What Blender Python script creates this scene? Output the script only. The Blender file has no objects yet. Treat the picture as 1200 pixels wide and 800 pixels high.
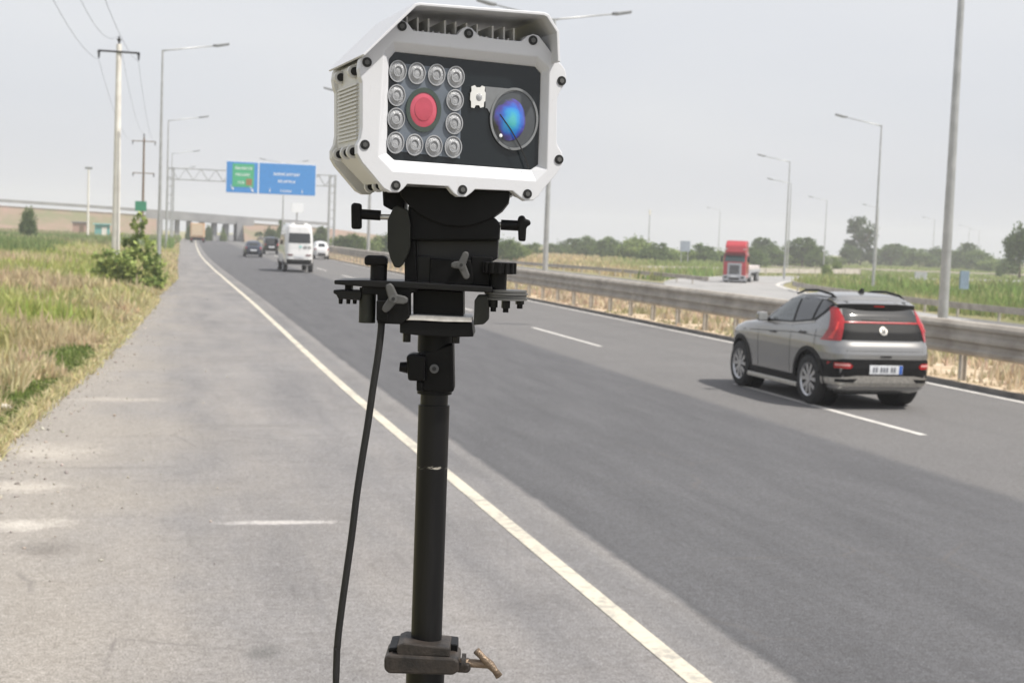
import bpy, bmesh, math, random
import numpy as np
from mathutils import Vector, Matrix, noise
random.seed(7); RNG = np.random.default_rng(7)
R = math.radians
sc = bpy.context.scene
COL = sc.collection

# ------------------------------------------------------------------ camera
F = 1667.0; CH = 2.25
th, pit, rol = R(14.5), R(4.1), R(2.1)
FW = Vector((math.sin(th)*math.cos(pit), math.cos(th)*math.cos(pit), -math.sin(pit)))
r0 = Vector((math.cos(th), -math.sin(th), 0)); u0 = r0.cross(FW)
RT = r0*math.cos(rol) + u0*math.sin(rol); UP = RT.cross(FW)
CP = Vector((0, 0, CH))
cd = bpy.data.cameras.new('camera'); cam = bpy.data.objects.new('camera', cd); COL.objects.link(cam)
M = Matrix((RT, UP, -FW)).transposed().to_4x4(); M.translation = CP
cam.matrix_world = M
cd.sensor_width = 36; cd.lens = F/1200*36; cd.clip_start = .05; cd.clip_end = 5000
cd.dof.use_dof = True; cd.dof.focus_distance = 1.84; cd.dof.aperture_fstop = 15
sc.camera = cam
# ------------------------------------------------------------------ sky, sun, exposure
SUN_EL, SUN_AZ = R(57), R(128)
w = bpy.data.worlds.new('World'); sc.world = w; w.use_nodes = True
nt = w.node_tree; nt.nodes.clear()
sky = nt.nodes.new('ShaderNodeTexSky'); sky.sky_type = 'NISHITA'; sky.sun_disc = False
sky.sun_elevation = SUN_EL; sky.sun_rotation = SUN_AZ; sky.air_density = 1.0; sky.dust_density = 4.0; sky.ozone_density = 1.0
tc = nt.nodes.new('ShaderNodeTexCoord'); mp = nt.nodes.new('ShaderNodeMapping'); mp.inputs['Scale'].default_value = (1, 1, 3)
nz = nt.nodes.new('ShaderNodeTexNoise'); nz.inputs['Scale'].default_value = 1.6; nz.inputs['Detail'].default_value = 3
cr = nt.nodes.new('ShaderNodeValToRGB')
cr.color_ramp.elements[0].position = .35; cr.color_ramp.elements[0].color = (5.75, 5.95, 6.5, 1)
cr.color_ramp.elements[1].position = .68; cr.color_ramp.elements[1].color = (6.85, 6.9, 7.1, 1)
mx = nt.nodes.new('ShaderNodeMix'); mx.data_type = 'RGBA'; mx.inputs[0].default_value = .82
bg = nt.nodes.new('ShaderNodeBackground'); bg.inputs[1].default_value = .093
ow = nt.nodes.new('ShaderNodeOutputWorld')
L = nt.links.new
L(tc.outputs['Generated'], mp.inputs[0]); L(mp.outputs[0], nz.inputs['Vector']); L(nz.outputs['Fac'], cr.inputs[0])
L(sky.outputs[0], mx.inputs[6]); L(cr.outputs[0], mx.inputs[7]); L(mx.outputs[2], bg.inputs[0]); L(bg.outputs[0], ow.inputs[0])
sd = bpy.data.lights.new('sun', 'SUN'); sd.energy = 3.9; sd.angle = R(1.2); sd.color = (1, .95, .87)
so = bpy.data.objects.new('sun', sd); COL.objects.link(so)
sv = Vector((math.cos(SUN_EL)*math.sin(SUN_AZ), math.cos(SUN_EL)*math.cos(SUN_AZ), math.sin(SUN_EL)))
so.rotation_euler = sv.to_track_quat('Z', 'Y').to_euler()
sc.view_settings.view_transform = 'Standard'; sc.view_settings.look = 'None'
sc.view_settings.gamma = 1; sc.view_settings.exposure = .46
sc.cycles.use_denoising = True; sc.cycles.max_bounces = 6; sc.cycles.volume_bounces = 1
sc.cycles.transparent_max_bounces = 8

# ------------------------------------------------------------------ survey helpers (photo pixels 1200x800 -> world)
def ray(x, y): return FW + RT*((x-600)/F) - UP*((y-400)/F)
def G(x, y, z=0):
    d = ray(x, y); t = (z-CH)/d.z; return CP + d*t
def atY(x, y, Y):
    d = ray(x, y); return CP + d*(Y/d.y)
def hor(px): return HOR0 + (px-600)*math.tan(rol)
HOR0 = 400 - F*math.tan(pit)/math.cos(rol)
def XatY(px, Y): return atY(px, hor(px), Y).x
def onplane(x, y, P, n):
    d = ray(x, y); t = (P-CP).dot(n)/d.dot(n); return CP + d*t

# ------------------------------------------------------------------ materials
def mat(name, col, rough=.6, metal=0., var=.12, scale=6., bump=0., spec=.5, coat=0., col2=None, bscale=None, trans=0.):
    m = bpy.data.materials.new(name); m.use_nodes = True; t = m.node_tree; b = t.nodes['Principled BSDF']
    c1 = col; c2 = col2 or tuple(c*(1-var*2) for c in col)
    tcn = t.nodes.new('ShaderNodeTexCoord'); n = t.nodes.new('ShaderNodeTexNoise')
    n.inputs['Scale'].default_value = scale; n.inputs['Detail'].default_value = 5; n.inputs['Roughness'].default_value = .6
    t.links.new(tcn.outputs['Object'], n.inputs['Vector'])
    rp = t.nodes.new('ShaderNodeValToRGB'); rp.color_ramp.elements[0].position = .35; rp.color_ramp.elements[1].position = .65
    rp.color_ramp.elements[0].color = (*c2, 1); rp.color_ramp.elements[1].color = (*c1, 1)
    t.links.new(n.outputs['Fac'], rp.inputs[0]); t.links.new(rp.outputs[0], b.inputs['Base Color'])
    b.inputs['Roughness'].default_value = rough; b.inputs['Metallic'].default_value = metal
    b.inputs['Specular IOR Level'].default_value = spec; b.inputs['Coat Weight'].default_value = coat
    b.inputs['Transmission Weight'].default_value = trans
    if bump:
        n2 = t.nodes.new('ShaderNodeTexNoise'); n2.inputs['Scale'].default_value = bscale or scale*8; n2.inputs['Detail'].default_value = 3
        t.links.new(tcn.outputs['Object'], n2.inputs['Vector'])
        bp = t.nodes.new('ShaderNodeBump'); bp.inputs['Strength'].default_value = bump; bp.inputs['Distance'].default_value = .01
        t.links.new(n2.outputs['Fac'], bp.inputs['Height']); t.links.new(bp.outputs[0], b.inputs['Normal'])
    return m
class NB:
    """tiny node builder"""
    def __init__(s, name):
        s.m = bpy.data.materials.new(name); s.m.use_nodes = True; s.t = s.m.node_tree; s.b = s.t.nodes['Principled BSDF']
    def n(s, typ, **kw):
        x = s.t.nodes.new(typ)
        for k, v in kw.items(): setattr(x, k, v)
        return x
    def l(s, a, b): s.t.links.new(a, b)
    def noise(s, vec, scale, detail=4, rough=.6):
        x = s.n('ShaderNodeTexNoise'); x.inputs['Scale'].default_value = scale; x.inputs['Detail'].default_value = detail
        x.inputs['Roughness'].default_value = rough; s.l(vec, x.inputs['Vector']); return x.outputs['Fac']
    def noise_c(s, vec, scale):
        x = s.n('ShaderNodeTexNoise'); x.inputs['Scale'].default_value = scale; s.l(vec, x.inputs['Vector']); return x.outputs['Color']
    def ramp(s, fac, *st):
        x = s.n('ShaderNodeValToRGB'); e = x.color_ramp.elements
        while len(e) < len(st): e.new(.5)
        for i, (p, c) in enumerate(st): e[i].position = p; e[i].color = (*c, 1) if len(c) == 3 else c
        s.l(fac, x.inputs[0]); return x.outputs[0]
    def mix(s, f, a, b, mode='MIX'):
        x = s.n('ShaderNodeMix', data_type='RGBA', blend_type=mode)
        for v, i in ((f, 0), (a, 6), (b, 7)):
            if hasattr(v, 'type') and hasattr(v, 'links'): s.l(v, x.inputs[i])
            else: x.inputs[i].default_value = v if i == 0 else (*v, 1)
        return x.outputs[2]
    def math(s, op, a, b=0.):
        x = s.n('ShaderNodeMath', operation=op)
        for v, i in ((a, 0), (b, 1)):
            if hasattr(v, 'links'): s.l(v, x.inputs[i])
            else: x.inputs[i].default_value = v
        return x.outputs[0]
    def bump(s, h, st=.3, dist=.01):
        x = s.n('ShaderNodeBump'); x.inputs['Strength'].default_value = st; x.inputs['Distance'].default_value = dist
        s.l(h, x.inputs['Height']); s.l(x.outputs[0], s.b.inputs['Normal'])

# asphalt: UV.x = lateral metres from camera line, UV.y = metres along road
def asphalt(name):
    k = NB(name); uv = k.n('ShaderNodeUVMap'); V = uv.outputs[0]
    sep = k.n('ShaderNodeSeparateXYZ'); k.l(V, sep.inputs[0]); X, Y = sep.outputs[0], sep.outputs[1]
    st = k.n('ShaderNodeMapping'); st.inputs['Scale'].default_value = (1, .12, 1); k.l(V, st.inputs[0])
    big = k.noise(V, .35, 5); mid = k.noise(V, 2.2, 5, .65); fine = k.noise(V, 90, 2, .8); streak = k.noise(st.outputs[0], 3.0, 4)
    xx = k.math('ADD', X, k.math('MULTIPLY', k.math('SUBTRACT', mid, .5), .12))
    lane = k.ramp(k.math('MULTIPLY', xx, 1/20.), (.1655, (0, 0, 0)), (.1675, (1, 1, 1)), (.393, (1, 1, 1)), (.404, (.62, .62, .62)), (.43, (.56, .56, .56)), (.50, (.50, .50, .50)), (.62, (.48, .48, .48)))
    old = k.ramp(big, (.3, (.205, .197, .191)), (.7, (.258, .249, .242)))
    old = k.mix(k.ramp(mid, (.52, (0, 0, 0)), (.75, (.55, .55, .55))), old, (.160, .153, .149))
    st2 = k.n('ShaderNodeMapping'); st2.inputs['Scale'].default_value = (1.1, .16, 1); k.l(V, st2.inputs[0]); worn = k.noise(st2.outputs[0], 1.1, 6, .62)
    old = k.mix(1.0, old, k.ramp(worn, (.32, (.80, .81, .83)), (.5, (.98, .98, .98)), (.68, (1.14, 1.12, 1.09))), 'MULTIPLY')
    inner = k.ramp(k.math('MULTIPLY', xx, 1/20.), (.05, (1, 1, 1)), (.10, (.96, .97, .99)), (.141, (.93, .94, .96)), (.146, (.80, .82, .85)), (.165, (.84, .85, .87)))
    old = k.mix(1.0, old, inner, 'MULTIPLY')
    dark = k.ramp(streak, (.3, (.090, .091, .096)), (.7, (.116, .117, .123)))
    light = k.ramp(k.noise(V, .5, 4), (.3, (.150, .147, .145)), (.7, (.172, .169, .166)))
    far_ = k.ramp(k.math('MULTIPLY', xx, 1/20.), (.393, (0, 0, 0)), (.403, (.72, .72, .72)), (.60, (.85, .85, .85)))
    c = k.mix(far_, k.mix(lane, old, dark), light)
    # dusty band near the verge
    d = k.ramp(k.math('ADD', k.math('MULTIPLY', X, .25), k.math('MULTIPLY', big, .9)), (.30, (1, 1, 1)), (.62, (0, 0, 0)))
    c = k.mix(k.math('MULTIPLY', d, .55), c, (.36, .33, .285))
    ragn = k.noise(V, 13, 5, .8)
    # whitish scuff patches at the sides and dark oil stains: (x, y, rx, ry, colour, strength)
    for (px, py, rx, ry, col, s) in ((1.08, 10.98, .60, .10, (.54, .52, .50), .8), (-.95, 11.05, .55, .28, (.54, .51, .46), .75), (-.62, 10.2, .32, .34, (.13, .12, .11), .5),
                                     (.64, 7.55, .13, .16, (.10, .10, .095), .55), (-1.0, 12.6, .5, .35, (.55, .51, .45), .5), (-.9, 14.6, .6, .7, (.52, .48, .42), .45), (-.25, 13.6, .9, .12, (.15, .14, .13), .3),
                                     (1.4, 16.5, 1., .2, (.17, .16, .15), .35), (-1.1, 8.2, .3, .5, (.17, .155, .14), .35), (1.7, 9.6, .4, .5, (.17, .16, .155), .3), (-.3, 19., .7, .35, (.5, .46, .4), .4)):
        a = k.math('MULTIPLY', k.math('SUBTRACT', X, px), 1/rx); b = k.math('MULTIPLY', k.math('SUBTRACT', Y, py), 1/ry)
        q = k.math('SQRT', k.math('ADD', k.math('MULTIPLY', a, a), k.math('MULTIPLY', b, b)))
        q = k.math('ADD', q, k.math('ADD', k.math('MULTIPLY', k.math('SUBTRACT', mid, .5), 1.5), k.math('MULTIPLY', k.math('SUBTRACT', ragn, .5), 1.1)))
        f = k.ramp(q, (.25, (s, s, s)), (1.0, (0, 0, 0))); c = k.mix(f, c, col)
    # paint-worn pale seam beside the new layer
    sm = k.ramp(k.math('MULTIPLY', xx, 1/20.), (.1575, (0, 0, 0)), (.1625, (.5, .5, .5)), (.1665, (.0, .0, .0)))
    c = k.mix(k.math('MULTIPLY', sm, streak), c, (.33, .32, .30))
    c = k.mix(1.0, c, k.ramp(fine, (.3, (.36, .36, .36)), (.72, (1.6, 1.6, 1.6))), 'MULTIPLY')
    c = k.mix(1.0, c, k.ramp(k.noise(V, 22, 4, .75), (.3, (.76, .75, .74)), (.7, (1.2, 1.2, 1.21))), 'MULTIPLY')
    c = k.mix(1.0, c, k.ramp(k.noise(V, 5.5, 5, .75), (.3, (.92, .91, .90)), (.7, (1.07, 1.07, 1.08))), 'MULTIPLY')
    crk = k.n('ShaderNodeTexVoronoi', feature='DISTANCE_TO_EDGE'); crk.inputs['Scale'].default_value = .42
    wv_ = k.n('ShaderNodeMapping'); k.l(k.mix(.10, V, k.noise_c(V, 3.0)), crk.inputs['Vector'])
    ck = k.ramp(crk.outputs['Distance'], (.0015, (.6, .6, .6)), (.006, (0, 0, 0)))
    c = k.mix(k.math('MULTIPLY', ck, k.ramp(k.noise(V, .5, 3), (.5, (0, 0, 0)), (.62, (1, 1, 1)))), c, (.12, .11, .105))
    dl = k.ramp(k.math('MULTIPLY', xx, 1/20.), (.1650, (0, 0, 0)), (.1662, (.7, .7, .7)), (.1675, (.7, .7, .7)), (.1690, (0, 0, 0)))
    c = k.mix(k.math('MULTIPLY', dl, streak), c, (.055, .055, .058))
    tr1 = k.ramp(k.math('ABSOLUTE', k.math('SUBTRACT', xx, 11.4)), (.5, (0, 0, 0)), (.8, (1, 1, 1)), (1.05, (0, 0, 0)))
    c = k.mix(k.math('MULTIPLY', tr1, k.math('MULTIPLY', streak, .5)), c, (.115, .114, .113))
    # pale aggregate specks
    vo = k.n('ShaderNodeTexVoronoi'); vo.inputs['Scale'].default_value = 38; k.l(V, vo.inputs['Vector'])
    sp = k.ramp(vo.outputs['Distance'], (.10, (.5, .5, .5)), (.2, (0, 0, 0)))
    gate = k.ramp(k.noise(V, 25, 1), (.55, (0, 0, 0)), (.62, (1, 1, 1)))
    c = k.mix(k.math('MULTIPLY', sp, gate), c, (.36, .355, .35))
    k.l(c, k.b.inputs['Base Color']); k.b.inputs['Roughness'].default_value = .88; k.b.inputs['Specular IOR Level'].default_value = .3
    k.bump(fine, .35, .006); return k.m
def groundmat(name):
    k = NB(name); g = k.n('ShaderNodeNewGeometry'); V = g.outputs['Position']
    a = k.noise(V, .06, 6, .65); b = k.noise(V, .9, 6, .7); c = k.noise(V, 14, 4, .7)
    col = k.ramp(a, (.35, (.17, .19, .07)), (.5, (.30, .27, .15)), (.66, (.15, .20, .06)))
    col = k.mix(k.ramp(b, (.4, (0, 0, 0)), (.65, (.6, .6, .6))), col, (.36, .30, .20))
    col = k.mix(1., col, k.ramp(c, (.2, (.55, .55, .55)), (.8, (1.35, 1.35, 1.35))), 'MULTIPLY')
    k.l(col, k.b.inputs['Base Color']); k.b.inputs['Roughness'].default_value = .95; k.b.inputs['Specular IOR Level'].default_value = .1
    k.bump(c, .8, .08); return k.m
def paintmat(name, col, wear=.5):
    k = NB(name); g = k.n('ShaderNodeNewGeometry'); V = g.outputs['Position']
    b = k.noise(V, 1.5, 5, .7); c = k.noise(V, 14, 6, .8)
    f = k.ramp(k.math('ADD', k.math('MULTIPLY', b, .5), k.math('MULTIPLY', c, .6)), (.53, (0, 0, 0)), (.64, (wear, wear, wear)))
    k.l(k.mix(f, col, (.30, .285, .26)), k.b.inputs['Base Color']); k.b.inputs['Roughness'].default_value = .8; return k.m
def vcolmat(name, rough=.8, transl=.3):
    k = NB(name); a = k.n('ShaderNodeVertexColor'); a.layer_name = 'Col'
    k.l(a.outputs[0], k.b.inputs['Base Color']); k.b.inputs['Roughness'].default_value = rough; k.b.inputs['Specular IOR Level'].default_value = .25
    tr = k.n('ShaderNodeBsdfTranslucent'); k.l(a.outputs[0], tr.inputs[0]); ms = k.n('ShaderNodeMixShader'); ms.inputs[0].default_value = transl
    out = k.t.nodes['Material Output']; k.l(k.b.outputs[0], ms.inputs[1]); k.l(tr.outputs[0], ms.inputs[2]); k.l(ms.outputs[0], out.inputs[0]); return k.m
def concrete(name, c1, c2, scale=3.):
    return mat(name, c1, .85, 0, scale=scale, col2=c2, bump=.3, spec=.2)

m_asph = asphalt('asphalt'); m_ground = groundmat('dry_earth_and_grass')
m_yel = paintmat('cream_road_paint', (.55, .51, .42), .85); m_wht = paintmat('white_road_paint', (.58, .56, .53), .6)
m_leaf = vcolmat('leaf', .75, .42); m_grass = vcolmat('grass_blades', .9, .45)
m_bark = mat('bark', (.16, .12, .08), .9, scale=8, bump=.5)
m_galv = mat('galvanised_steel', (.50, .51, .51), .45, .55, .12, 2.5, .05); m_galvd = mat('galvanised_rail', (.46, .42, .365), .7, .08, .25, 1.6, .15, col2=(.30, .265, .225), bscale=20)
m_conc = concrete('concrete', (.52, .49, .44), (.36, .33, .29)); m_pole = concrete('pale_concrete', (.80, .78, .73), (.66, .63, .58), 1.5)
m_kerb = concrete('kerb_concrete', (.27, .25, .225), (.15, .14, .13), 2.)
m_wood = mat('weathered_wood', (.20, .14, .095), .9, scale=3, bump=.4)
m_white = mat('white_powder_coat', (.63, .64, .67), .38, 0, .022, 5, .015, bscale=300, spec=.5)
_t = m_white.node_tree; _b = _t.nodes['Principled BSDF']; _src = _b.inputs['Base Color'].links[0].from_socket
_g = _t.nodes.new('ShaderNodeNewGeometry'); _m = _t.nodes.new('ShaderNodeMapping'); _m.inputs['Scale'].default_value = (60, 60, 14); _t.links.new(_g.outputs['Position'], _m.inputs[0])
_n = _t.nodes.new('ShaderNodeTexNoise'); _n.inputs['Scale'].default_value = 2; _n.inputs['Detail'].default_value = 8; _n.inputs['Roughness'].default_value = .8; _t.links.new(_m.outputs[0], _n.inputs['Vector'])
_r = _t.nodes.new('ShaderNodeValToRGB'); _r.color_ramp.elements[0].position = .60; _r.color_ramp.elements[0].color = (0, 0, 0, 1); _r.color_ramp.elements[1].position = .80; _r.color_ramp.elements[1].color = (.55, .55, .55, 1); _t.links.new(_n.outputs['Fac'], _r.inputs[0])
_x = _t.nodes.new('ShaderNodeMix'); _x.data_type = 'RGBA'; _x.inputs[7].default_value = (.36, .33, .29, 1); _t.links.new(_r.outputs[0], _x.inputs[0]); _t.links.new(_src, _x.inputs[6]); _t.links.new(_x.outputs[2], _b.inputs['Base Color'])
m_whiteside = mat('warm_white_powder_coat', (.64, .635, .615), .45, 0, .02, 12, .02, bscale=300)
m_blk = mat('black_metal', (.0055, .0055, .006), .48, .0, .3, 14, .05, spec=.2); m_blk2 = mat('black_anodised_tube', (.0075, .0075, .008), .38, .1, .25, 10, .02, spec=.35)
m_olive = mat('olive_metal', (.014, .0155, .010), .55, .1, .2, 12, .1); m_steel = mat('bare_steel', (.62, .60, .56), .35, .8, .15, 30, .1)
m_dgrey = mat('dark_grey_knob', (.11, .11, .108), .42, .1, .15, 20); m_glassblk = mat('dark_glass', (.013, .017, .020), .16, 0, .05, 6, spec=.4, coat=.2)
m_rub = mat('black_rubber', (.010, .010, .010), .6, 0, .15, 20); m_brass = mat('tarnished_brass', (.27, .205, .15), .5, .75, .2, 40, .3)
m_rust = mat('rusty_dark_steel', (.060, .048, .040), .55, .3, .2, 30, .12, bscale=180, col2=(.02, .018, .017))
m_screw = mat('screw_black', (.012, .012, .012), .5); m_pale = mat('pale_panel', (.15, .175, .21), .25, 0, .08, 8)
m_led = mat('frosted_led_lens', (.40, .41, .43), .25, 0, .12, 90, .3, spec=.6, coat=.3); m_led2 = mat('led_ring', (.40, .41, .43), .3, .1, .1, 50)
m_tyre = mat('tyre', (.022, .022, .022), .8, 0, .15, 20); m_glass = mat('car_glass', (.02, .023, .025), .06, 0, .05, 3, spec=.7, coat=.5)
m_trim = mat('black_plastic', (.009, .009, .0095), .5, spec=.25); m_alloy = mat('alloy', (.55, .55, .56), .3, .8, .05)
m_redl = mat('red_lamp', (.38, .008, .012), .15, 0, .1, 15, coat=.7); m_plate = mat('number_plate', (.75, .77, .80), .4)
m_plateb = mat('plate_blue', (.05, .15, .55), .4); m_ink = mat('ink', (.03, .03, .035), .6)
def carpaint(name, c, metal=.5, rough=.32): return mat(name, c, rough, metal, .03, 2., 0, spec=.5, coat=.8)

# ------------------------------------------------------------------ object helpers
def obj(name, me_or_bm, m=None, parent=None, smooth=False, bevel=0, seg=2):
    if isinstance(me_or_bm, bmesh.types.BMesh):
        me = bpy.data.meshes.new(name); bm = me_or_bm
        bmesh.ops.recalc_face_normals(bm, faces=bm.faces[:]); bm.to_mesh(me); bm.free()
    else: me = me_or_bm
    o = bpy.data.objects.new(name, me); COL.objects.link(o)
    if m: me.materials.append(m)
    if parent:
        o.parent = parent
        if parent.get('wld'): o.matrix_parent_inverse = Matrix.Translation(parent.location).inverted()
    if smooth:
        me.shade_smooth() if hasattr(me, 'shade_smooth') else None
    if bevel:
        b = o.modifiers.new('bevel', 'BEVEL'); b.width = bevel; b.segments = seg; b.limit_method = 'ANGLE'; b.angle_limit = R(35); b.harden_normals = False
    return o
def tag(o, label=None, cat=None, group=None, kind=None):
    for k, v in (('label', label), ('category', cat), ('group', group), ('kind', kind)):
        if v: o[k] = v
    return o
def thing(name, label, cat, loc=(0, 0, 0), rz=0, group=None, wld=False):
    o = bpy.data.objects.new(name, None); COL.objects.link(o); o.location = loc; o.rotation_euler = (0, 0, rz); o.empty_display_size = .2
    if wld: o['wld'] = 1      # parts are given in world coordinates
    return tag(o, label, cat, group)
def kids(o): return [c for c in bpy.data.objects if c.parent == o]
def copy_tree(o, loc=None, rz=None, label=None, parent=None, scale=None):
    c = o.copy(); COL.objects.link(c)
    if parent is not None: c.parent = parent
    for ch in kids(o): copy_tree(ch, parent=c)
    if loc is not None: c.location = loc
    if rz is not None: c.rotation_euler[2] = rz
    if scale is not None: c.scale = (scale,)*3 if not hasattr(scale, '__len__') else scale
    if label: c['label'] = label
    return c
BM = bmesh.new
def add_box(bm, c, s, rot=None):
    ret = bmesh.ops.create_cube(bm, size=1); mt = Matrix.Translation(c) @ (rot.to_4x4() if rot else Matrix()) @ Matrix.Diagonal((*s, 1))
    bmesh.ops.transform(bm, matrix=mt, verts=ret['verts']); return bm
def add_cyl(bm, a, b, r1, r2=None, n=24, caps=True):
    a = Vector(a); b = Vector(b); r2 = r1 if r2 is None else r2; d = b-a
    ret = bmesh.ops.create_cone(bm, cap_ends=caps, segments=n, radius1=r1, radius2=max(r2, 1e-4), depth=d.length)
    mt = Matrix.Translation((a+b)/2) @ d.to_track_quat('Z', 'Y').to_matrix().to_4x4()
    bmesh.ops.transform(bm, matrix=mt, verts=ret['verts']); return bm
def prism(bm, pts, off):
    """closed outline pts (3-D) extruded by vector off"""
    off = Vector(off); a = [bm.verts.new(Vector(p)) for p in pts]; b = [bm.verts.new(Vector(p)+off) for p in pts]
    n = len(pts); bm.faces.new(a); bm.faces.new(list(reversed(b)))
    for i in range(n): bm.faces.new((a[i], b[i], b[(i+1) % n], a[(i+1) % n]))
    return bm
def tube(bm, pts, r, n=8):
    rings = []; pts = [Vector(p) for p in pts]
    for i, p in enumerate(pts):
        d = (pts[min(i+1, len(pts)-1)]-pts[max(i-1, 0)]).normalized(); q = d.to_track_quat('Z', 'Y')
        rr = r[i] if hasattr(r, '__len__') else r
        rings.append([bm.verts.new(p + q @ Vector((rr*math.cos(2*math.pi*k/n), rr*math.sin(2*math.pi*k/n), 0))) for k in range(n)])
    for a, b in zip(rings, rings[1:]):
        for k in range(n): bm.faces.new((a[k], a[(k+1) % n], b[(k+1) % n], b[k]))
    bm.faces.new(list(reversed(rings[0]))); bm.faces.new(rings[-1]); return bm
def smooth_all(o, ang=40):
    me = o.data
    for p in me.polygons: p.use_smooth = True
    try: me.set_sharp_from_angle(angle=R(ang))
    except Exception: pass
    return o
def npmesh(name, verts, faces_flat, nper, cols=None, m=None):
    me = bpy.data.meshes.new(name); nv = len(verts); nf = len(faces_flat)//nper
    me.vertices.add(nv); me.vertices.foreach_set('co', np.asarray(verts, np.float32).ravel())
    me.loops.add(nf*nper); me.loops.foreach_set('vertex_index', np.asarray(faces_flat, np.int32))
    me.polygons.add(nf); me.polygons.foreach_set('loop_start', np.arange(0, nf*nper, nper, dtype=np.int32)); me.polygons.foreach_set('loop_total', np.full(nf, nper, np.int32))
    me.update(calc_edges=True)
    if cols is not None:
        a = me.color_attributes.new('Col', 'FLOAT_COLOR', 'POINT'); c4 = np.ones((nv, 4), np.float32); c4[:, :3] = cols; a.data.foreach_set('color', c4.ravel())
    if m: me.materials.append(m)
    return me
def lerp_tab(x, tab):
    xs = [a for a, _ in tab]; ys = [b for _, b in tab]; return float(np.interp(x, xs, ys))
# ------------------------------------------------------------------ terrain & road layout
OFFT = [(-200, 0), (18, 0), (25, .08), (32, .2), (45, .40), (60, .56), (80, .78), (100, 1.08), (120, 1.48), (142, 2.05), (180, 3.1), (226, 4.5), (300, 7.0), (420, 15), (600, 33)]
def off(y): return lerp_tab(y, OFFT)
def gz(x, y):
    """ground height"""
    X = x - off(y)
    if X > 17: return -.06 - .84*min(1, (X-17)/3.0)
    if X < -1.0: return -.05 - .10*min(1, (-1.0-X)/1.2) + .15*min(1, max(0, (-X-6)/20)) + .05*math.sin(x*.5+y*.31)
    return -.05
def build_ground():
    xs = sorted(set([-880, -600, -400, -250, -160, -110, -80, -60, -45, -35, -28, -22, -17] + [x*1.0 for x in range(-14, 30)] + [33, 37, 42, 50, 60, 75, 95, 120, 160, 220, 300, 400, 600, 880]))
    ys = sorted(set([-300, -150, -80, -40] + list(range(-20, 160, 3)) + list(range(160, 330, 8)) + [350, 400, 460, 540, 640, 760, 880]))
    bm = BM(); g = [[bm.verts.new((x, y, gz(x, y))) for x in xs] for y in ys]
    for j in range(len(ys)-1):
        for i in range(len(xs)-1): bm.faces.new((g[j][i], g[j][i+1], g[j+1][i+1], g[j+1][i]))
    tag(smooth_all(obj('ground', bm, m_ground)), kind='structure')
build_ground()
SHE = [(-60, -1.9), (0, -1.6), (15, -1.42), (23, -.9), (30, -.62), (46, -.05), (64, .78), (90, .95), (125, 1.1), (180, .8), (260, .2), (600, .2)]
def strip(name, m, x0f, x1f, ys, z, nx=1, edge_noise=0, kind='structure'):
    bm = BM(); uvl = bm.loops.layers.uv.new('UVMap'); rows = []
    for y in ys:
        a = x0f(y); b = x1f(y); a += edge_noise*(noise.noise(Vector((y*1.1, 3, 0)))+.6*noise.noise(Vector((y*5, 7, 0))))
        o_ = off(y); rows.append([(bm.verts.new((a+(b-a)*i/nx+o_, y, z)), a+(b-a)*i/nx, y) for i in range(nx+1)])
    for r1, r2 in zip(rows, rows[1:]):
        for i in range(nx):
            q = (r1[i], r1[i+1], r2[i+1], r2[i]); f = bm.faces.new([t[0] for t in q])
            for lp, t in zip(f.loops, q): lp[uvl].uv = (t[1], t[2])
    o = obj(name, bm, m); return tag(o, kind=kind)
YS = [y*.25 for y in range(-80, 241)] + list(range(61, 300, 3)) + list(range(300, 601, 20))
strip('road', m_asph, lambda y: lerp_tab(y, SHE), lambda y: 13.56, YS, 0.0, 3, .10)
YL = list(range(-20, 60, 4)) + list(range(60, 300, 3)) + list(range(300, 500, 10))
strip('road_edge_line', m_yel, lambda y: 2.745, lambda y: 2.875, YL, .004)
strip('road_edge_line', m_wht, lambda y: 13.22, lambda y: 13.36, YL, .004)
for y in np.arange(-11.4, 260, 13.6):
    y0 = float(y)+.0; strip('lane_dash', m_wht, lambda q: 9.38, lambda q: 9.50, [y0, y0+2, y0+4, y0+6], .004)
# kerb with a real step
def kerb(name, x0, x1, z0, z1, m, y0=-30, y1=420):
    bm = BM(); ys = list(range(y0, 60, 6)) + list(range(60, y1, 4)); prev = None
    for y in ys:
        o_ = off(y); c = [bm.verts.new((x+o_, y, z)) for x, z in ((x0, z0), (x0+.02, z1), (x1, z1), (x1, z0))]
        if prev:
            for i in range(4): bm.faces.new((prev[i], prev[(i+1) % 4], c[(i+1) % 4], c[i]))
        else: bm.faces.new(c)
        prev = c
    bm.faces.new(list(reversed(prev))); return tag(obj(name, bm, m), kind='structure')
kerb('median_kerb', 13.56, 13.67, -.2, .07, m_kerb)
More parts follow.
